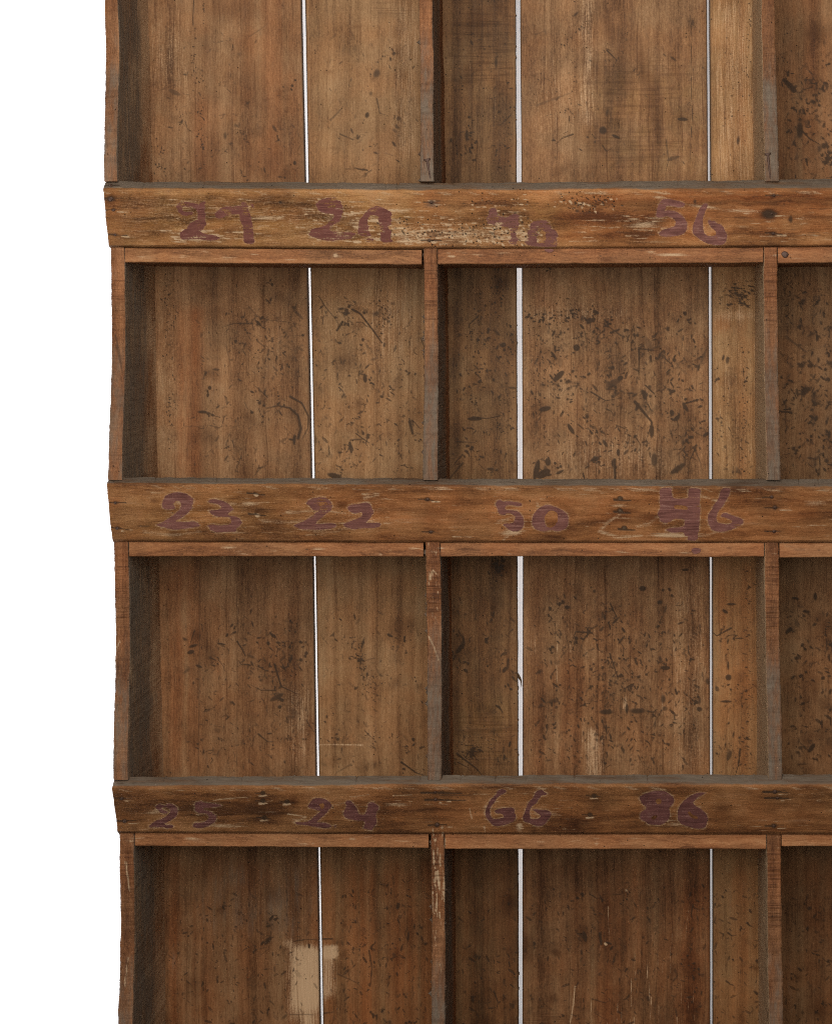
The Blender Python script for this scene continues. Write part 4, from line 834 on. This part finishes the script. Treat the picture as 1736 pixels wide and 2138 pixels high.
# ------------------------------------------------------------------ back boards
GAP1_L = [627, 628.7, 637, 641.8, 650, 653.4, 660, 662.8, 668.3, 670]
GAP1_R = [635, 637, 644, 648, 656.5, 658.6, 666.2, 668, 674.5, 676]
GY = [-330, 0, 375, 555, 990, 1163, 1618, 1770, 2138, 2260]
GAP2_L = [1075.8, 1076.2, 1077.6, 1077.8, 1079.6, 1079.8, 1081.5, 1081.7, 1082, 1082]
GAP2_R = [1085, 1085.2, 1088, 1088.8, 1090.3, 1090.8, 1090.5, 1090.2, 1090, 1090]
GAP3_L = [1474.6, 1475, 1477.2, 1479, 1480, 1481, 1481.8, 1482, 1482.3, 1482.3]
GAP3_R = [1479.5, 1480, 1482.5, 1484.6, 1486, 1486, 1486.6, 1486.7, 1486.9, 1487]
def edge(px_list, d):
    ytrue = [uny(v, d) for v in GY]
    xt = [un(v, d) for v in px_list]
    return lambda ys: np.interp(ys, ytrue, xt)
const = lambda v: (lambda ys: np.full(len(ys), float(v)))
lin = lambda a, b: (lambda ys: np.interp(ys, [-436, 2392], [a, b]))
EB = [lin(222, 264), edge(GAP1_L, DB), edge(GAP1_R, DB), lin(887, 921), lin(888.5, 922.5), edge(GAP2_L, DB), edge(GAP2_R, DB), edge(GAP3_L, DB), edge(GAP3_R, DB), lin(1606, 1622), lin(1607.5, 1623.5), const(1958), const(1966), lin(2328, 2338)]
def board(k, eL, eR, mat, seed, step, rough_l=.6, rough_r=.6, dz=0.0):
    ys = np.arange(-432, 2390, step)
    n = len(ys)
    r = np.random.default_rng(seed)
    xl = eL(ys) + fn(ys, seed, 40, 3) * rough_l + np.where(r.random(n) < .05 * rough_l, r.uniform(-2.5, 1, n) * rough_l, 0)
    xr = eR(ys) + fn(ys, seed + 3, 40, 3) * rough_r + np.where(r.random(n) < .05 * rough_r, r.uniform(-1, 2.5, n) * rough_r, 0)
    nx = max(4, int((xr.mean() - xl.mean()) / step))
    us = np.linspace(0, 1, nx)
    X = xl[:, None] * (1 - us) + xr[:, None] * us
    D = DB + dz + fn(X + 0 * X, seed + 7, 90, 2) * 1.0 + np.minimum(ss(0, 3.5, X - xl[:, None]), ss(0, 3.5, xr[:, None] - X)) * -1.2
    Y = np.repeat(ys[:, None], nx, 1)
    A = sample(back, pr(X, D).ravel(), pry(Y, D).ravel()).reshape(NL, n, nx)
    edgeband = 1 - np.minimum(ss(0, 5, X - xl[:, None]), ss(0, 5, xr[:, None] - X))
    A[DARK] = np.maximum(A[DARK], edgeband ** 1.5 * .9)
    # back side closes the ring
    th = 15.0
    Xb = np.stack([xr, xl], 1); Db = np.full((n, 2), DB + th); Yb = np.repeat(ys[:, None], 2, 1)
    X = np.concatenate([X, Xb], 1); D = np.concatenate([D, Db], 1); Y = np.concatenate([Y, Yb], 1)
    Ab = np.zeros((NL, n, 2), np.float32); Ab[DARK] = .3
    A = np.concatenate([A, Ab], 2)
    return sweep('back_board', to_w(X, D, Y), mat, root, A.reshape(NL, -1))
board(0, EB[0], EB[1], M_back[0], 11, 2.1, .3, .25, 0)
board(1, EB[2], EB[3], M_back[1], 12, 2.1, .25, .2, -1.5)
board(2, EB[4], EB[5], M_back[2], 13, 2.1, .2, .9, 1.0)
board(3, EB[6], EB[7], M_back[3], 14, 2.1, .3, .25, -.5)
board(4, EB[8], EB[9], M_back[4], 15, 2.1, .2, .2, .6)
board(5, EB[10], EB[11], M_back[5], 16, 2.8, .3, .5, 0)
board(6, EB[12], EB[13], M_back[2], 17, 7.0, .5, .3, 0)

# ------------------------------------------------------------------ shelves
BAYS = [(LEFT_I, D1_L), (D1_R, D2_L), (D2_R, RIGHT_I)]
def shelf(i, b):
    (tl, tr), (bl, br) = SHELVES[i][b]
    a, c = BAYS[b]
    yy = (tl + bl) / 2
    x0 = np.interp(yy, YK, a) + .8; x1 = np.interp(yy, YK, c) - (4.0 if b == 0 and i > 0 else 1.4)
    xs = np.arange(x0, x1, 3.0); xs = np.append(xs[:-1], x1)
    n = len(xs); u = (xs - x0) / (x1 - x0)
    sd = 500 + i * 10 + b
    top = tl + (tr - tl) * u + fn(xs, sd, 70) * .7; bot = bl + (br - bl) * u + fn(xs, sd + 4, 40, 4) * 1.0
    dfr = 3.0 + fn(xs, sd + 8, 160) * 1.0
    prof = [(-1, 260.0), (0, 20.0), (0.0, 1.5)] + [(v, 0.0) for v in np.linspace(.06, .92, 9)] + [(.97, .6), (1.0, 2.2), (1.0, 20.0), (-2, 260.0)]
    X = []; D = []; Y = []; fr = []
    for v, d in prof:
        vv = {-1: 0.0, -2: 1.0}.get(v, v)
        if d > 3: y_ = (top + (bot - top) * vv); dd = d + 0 * xs
        else: y_ = top + (bot - top) * vv; dd = dfr + d + fn(xs + v * 500, sd + int(v * 40), 18, 3) * .35
        X.append(xs); D.append(dd); Y.append(y_); fr.append(0 < v < 1.01 and d < 3)
    X = np.stack(X, 1); D = np.stack(D, 1); Y = np.stack(Y, 1); k = X.shape[1]
    A = sample(front, pr(X, D).ravel(), pry(Y, D).ravel()).reshape(NL, n, k)
    for j, f_ in enumerate(fr):
        if not f_:
            A[:, :, j] = 0; A[DARK, :, j] = .25; A[GREY, :, j] = .3
        elif prof[j][0] > .95:
            A[DARK, :, j] = np.maximum(A[DARK, :, j], .45)
    return sweep('shelf_board', to_w(X, D, Y), M_shelf, root, A.reshape(NL, -1))
shelves = [[shelf(i, b) for b in range(3)] for i in range(5)]

# ------------------------------------------------------------------ rails
D_BOT, D_TOP = -4.0, -49.0
def rail_lines(i, px):
    t, c, b = RAILS[i]
    return np.interp(px, XK, t), np.interp(px, XK, c), np.interp(px, XK, b)
def rail_depth(i, px, py):
    """depth of the leaning front face where it is seen at (px, py)"""
    t, c, b = rail_lines(i, px)
    v = (b - py) / (b - c)
    return D_BOT + (D_TOP - D_BOT) * v
def rail(i):
    x0 = np.interp((RT[i] + RB[i]) / 2, YK, LEFT_O); x1 = np.interp(RB[i], YK, RIGHT_O)
    xs = np.concatenate([[x0, x0 + .8], np.arange(x0 + 2.4, x1 - 2, 2.4), [x1]])
    n = len(xs); sd = 700 + i * 13
    prof = [(v, 0) for v in np.linspace(0, .985, 46)] + [(v, 1) for v in np.linspace(0.08, .96, 9)] + [(0, 2), (1, 2)]
    X = []; D = []; Y = []; A = np.zeros((NL, n, len(prof)), np.float32)
    rough_top = fn(xs, sd, 45, 4) * 1.8 + np.where(rng.random(n) < .04, rng.uniform(-2, 3, n), 0)
    # splintered bottom edge
    rough_bot = fn(xs, sd + 2, 60, 4) * .9
    endn = lambda v: 0.0
    for j, (v, kd) in enumerate(prof):
        if kd == 0:
            d = np.full(n, D_BOT + (D_TOP - D_BOT) * v)
            px = pr(xs, d); t, c, b = rail_lines(i, px)
            py = b + (c - b) * v + (rough_bot if v == 0 else 0)
            if v == 0: d = d + 1.5
        elif kd == 1:                     # rounded, worn arris
            d = D_TOP + 24 * v ** 1.5 + .0 * xs
            px = pr(xs, d); t, c, b = rail_lines(i, px)
            py = c + (t - c) * v + rough_top * v + fn(xs + v * 700, sd + 30 + j, 12, 3) * .8
        elif v == 0:                      # top edge, then the back face
            d = np.full(n, D_TOP + 33); px = pr(xs, d); t, c, b = rail_lines(i, px); py = t + 1.5 + rough_top
        else:
            d = np.full(n, D_BOT + 22.0); px = pr(xs, d); t, c, b = rail_lines(i, px); py = b + 6.5
        x_ = xs.copy()
        x_[0] = x0 + fn(np.array([py[0]]), sd + 50, 14, 3)[0] * 1.2
        x_[1] = x_[0] + .8
        X.append(x_); D.append(d); Y.append(uny(py, d))
        if kd < 2:
            A[:, :, j] = sample(front, px, py)
            if kd == 1:
                A[GREY, :, j] = np.maximum(A[GREY, :, j], ss(.10, .30, v + fn(xs, sd + 60, 80) * .07 + fn(xs, sd + 61, 12) * .04) * .85)
                A[GREEN, :, j] = .35
                A[DARK, :, j] = np.maximum(A[DARK, :, j], (.22 + .2 * fn(xs, sd + 66, 120)) * (1 if i < 3 else .35))
                if v > .93: A[PALE, :, j] = np.maximum(A[PALE, :, j], .8 * (fn(xs, sd + 70, 40) > .6))
            elif v > .93:
                A[PALE, :, j] = np.maximum(A[PALE, :, j], .30 * ss(-.1, .4, fn(xs + v * 300, sd + 90, 18))); A[DARK, :, j] = np.maximum(A[DARK, :, j], .35 * ss(.3, .6, fn(xs + v * 900, sd + 95, 22)))
            elif v < .04:
                A[DARK, :, j] = np.maximum(A[DARK, :, j], .35)
        else:
            A[DARK, :, j] = .3; A[GREY, :, j] = .5
    X = np.stack(X, 1); D = np.stack(D, 1); Y = np.stack(Y, 1)
    return sweep('front_rail', to_w(X, D, Y)[:, ::-1], M_rail[i], root, A.reshape(NL, n, -1)[:, :, ::-1].reshape(NL, -1))
rails = [rail(i) for i in range(5)]

# ------------------------------------------------------------------ painted numbers on the rails
def densify(poly, seed, jit):
    r = random.Random(seed); out = []
    m = len(poly)
    # light corner rounding by Chaikin, then ragged brush edge
    q = []
    for a in range(m):
        p, n_ = poly[a], poly[(a + 1) % m]
        q.append((p[0] * .78 + n_[0] * .22, p[1] * .78 + n_[1] * .22)); q.append((p[0] * .22 + n_[0] * .78, p[1] * .22 + n_[1] * .78))
    m = len(q)
    for a in range(m):
        p, n_ = q[a], q[(a + 1) % m]
        L = math.hypot(n_[0] - p[0], n_[1] - p[1]); k = max(1, int(L / 1.7))
        for s in range(k):
            f_ = s / k
            out.append((p[0] + (n_[0] - p[0]) * f_ + r.gauss(0, jit * 1.2), p[1] + (n_[1] - p[1]) * f_ + r.gauss(0, jit * .45)))
    return out
def digit_mesh(pieces, place, off, jit, seed):
    """pieces: list of [outline, hole, hole...] in seen units; place(px,py,offset)->metres"""
    V = []; loops = []; sizes = []
    for pi, pc in enumerate(pieces):
        rings = [densify(p, seed + pi * 10 + k, jit) for k, p in enumerate(pc)]
        base = len(V)
        flat = [p for r_ in rings for p in r_]
        top = [place(x, y, off) for x, y in flat]; bot = [place(x, y, -.6) for x, y in flat]
        tris = tessellate_polygon([[Vector((x, y, 0)) for x, y in r_] for r_ in rings])
        V += top + bot
        nfl = len(flat)
        for t in tris:
            a, b, c = t
            pa, pb, pc_ = flat[a], flat[b], flat[c]
            ar = (pb[0] - pa[0]) * (pc_[1] - pa[1]) - (pb[1] - pa[1]) * (pc_[0] - pa[0])
            if abs(ar) < 1e-9: continue
            if ar > 0: b, c = c, b       # outward, towards the viewer's side
            loops += [base + a, base + b, base + c]; sizes.append(3)
        s = 0
        for r_ in rings:
            m = len(r_)
            for q in range(m):
                a = base + s + q; b = base + s + (q + 1) % m
                loops += [a, b, b + nfl, a + nfl]; sizes.append(4)
            s += m
    return V, loops, sizes
def rail_place(i):
    t, c, b = rail_lines(i, 900.0)
    nz = math.atan2(45.0, (b - c))       # lean of the face
    def place(px, py, off):
        tt, cc, bb = rail_lines(i, px)
        v = (bb - py) / (bb - cc)
        if v <= 1.0:
            d = D_BOT + (D_TOP - D_BOT) * v
        else:
            vv = min(1.0, (cc - py) / (cc - tt)); d = D_TOP + 24 * vv ** 1.5 - .8
        d -= off
        return W(un(px, d), d, uny(py, d))
    return place
for n_, (ri, text, desc, colr, worn, pieces, jit) in enumerate(NUM):
    V, lo, sz = digit_mesh(pieces, rail_place(ri), .3, jit, 40 + n_ * 100)
    link('painted_number', V, lo, sz, paint('number_paint_%s' % text, colr[0], colr[1], 30 + n_ * 1.7, worn + .22), rails[ri], label='%s hand-painted number %s' % (desc, {'28': 'right of the 27', '40': 'left of the 56'}.get(text, text)))
# drips of the same paint on the shelf fronts
def shelf_place(px, py, off):
    d = 2.2 - off
    return W(un(px, d), d, uny(py, d))
for sh, org, pts in [(shelves[1][1], (1660, 660), [(1020, 912), (1060, 906), (1170, 908), (1165, 940), (1120, 960), (1060, 945)]),
                     (shelves[2][1], (2240, 1690), [(735, 990), (760, 965), (830, 960), (885, 975), (870, 1020), (830, 1050), (780, 1055), (750, 1030)])]:
    V, lo, sz = digit_mesh([[trace(org, pts)]], shelf_place, 1.4, .3, 999)
    link('paint_drip', V, lo, sz, paint('drip_paint', PLUM[0], PLUM[1], 77.0, .1), sh)

# ------------------------------------------------------------------ nails
def nail(px, py, r, place, parent, seed):
    rr = random.Random(seed)
    V = []; F_ = []; seg = 14
    sh = [rr.uniform(.86, 1.1) for _ in range(seg)]
    for (f_, o) in ((1.0, -.8), (1.0, 1.0), (.72, 2.2), (.35, 2.5)):
        for s in range(seg):
            a = 2 * math.pi * s / seg
            V.append(place(px + math.cos(a) * r * f_ * sh[s], py + math.sin(a) * r * .85 * f_ * sh[s], o + rr.uniform(-.15, .15)))
    V.append(place(px, py, 2.3))
    lo = []; sz = []
    for k in range(3):
        for s in range(seg):
            a = k * seg + s; b = k * seg + (s + 1) % seg
            lo += [a, a + seg, b + seg, b]; sz.append(4)
    for s in range(seg):
        lo += [3 * seg + s, 4 * seg, 3 * seg + (s + 1) % seg]; sz.append(3)
    return link('nail', V, lo, sz, M_nail, parent, smooth=True)
for k, (x, y, r) in enumerate(NAILS):
    ri = min(range(1, 4), key=lambda i: abs((RT[i] + RB[i]) / 2 - y))
    nail(x, y, r * random.uniform(.36, .52), rail_place(ri), rails[ri], 300 + k)
nail(1638, 531, 8, shelf_place, shelves[1][2], 390)
# two bent nails driven through the dividers' front edges
def bent(px0, py0, px1, py1, parent, seed):
    V = []; lo = []; sz = []; seg = 8
    P0 = np.array([px0, py0]); P1 = np.array([px1, py1]); t = (P1 - P0) / np.linalg.norm(P1 - P0); nrm = np.array([-t[1], t[0]])
    prof = [(-2, 0.3), (-2, 7.0), (1.5, 7.0), (3.0, 2.6), (12, 2.6), (np.linalg.norm(P1 - P0), 1.2)]
    for (l, r) in prof:
        for s in range(seg):
            a = 2 * math.pi * s / seg
            c = P0 + t * l + nrm * math.cos(a) * r
            dy = float(front_depth(np.array([c[1]]))[0]) - 1.5 + math.sin(a) * min(r, 3.0)
            V.append(W(un(c[0], dy), dy, uny(c[1], dy)))
    for k in range(len(prof) - 1):
        for s in range(seg):
            a = k * seg + s; b = k * seg + (s + 1) % seg
            lo += [a, b, b + seg, a + seg]; sz.append(4)
    link('nail', V, lo, sz, M_nail, parent, smooth=True)
bent(891, 333, 898, 372, div1, 1)
bent(1602, 321, 1607, 371, div2, 2)

# torn sliver of wood standing in the gap between two back boards
def sliver(parent, pts, th):
    V = []; lo = []; sz = []
    for (x, y, hw) in pts:
        for sx_, dd in ((-1, 0), (1, 0), (1, th), (-1, th)):
            V.append(W(un(x, DB) + sx_ * hw, DB + 3 + dd, uny(y, DB)))
    for k in range(len(pts) - 1):
        for q in range(4):
            a = 4 * k + q; b = 4 * k + (q + 1) % 4
            lo += [a, b, b + 4, a + 4]; sz.append(4)
    lo += [3, 2, 1, 0] + [4 * (len(pts) - 1) + q for q in range(4)]; sz += [4, 4]
    A = np.zeros((NL, len(V)), np.float32); A[DARK] = .95
    link('splinter', V, lo, sz, M_back[2], parent, A)
mid = [o for o in root.children if o.name.startswith('back_board')][2]
sliver(mid, [(1077, 1403, 1.0), (1081, 1410, 2.6), (1084, 1417, 3.2), (1087, 1423, 1.6), (1088, 1436, .6)], 3.0)
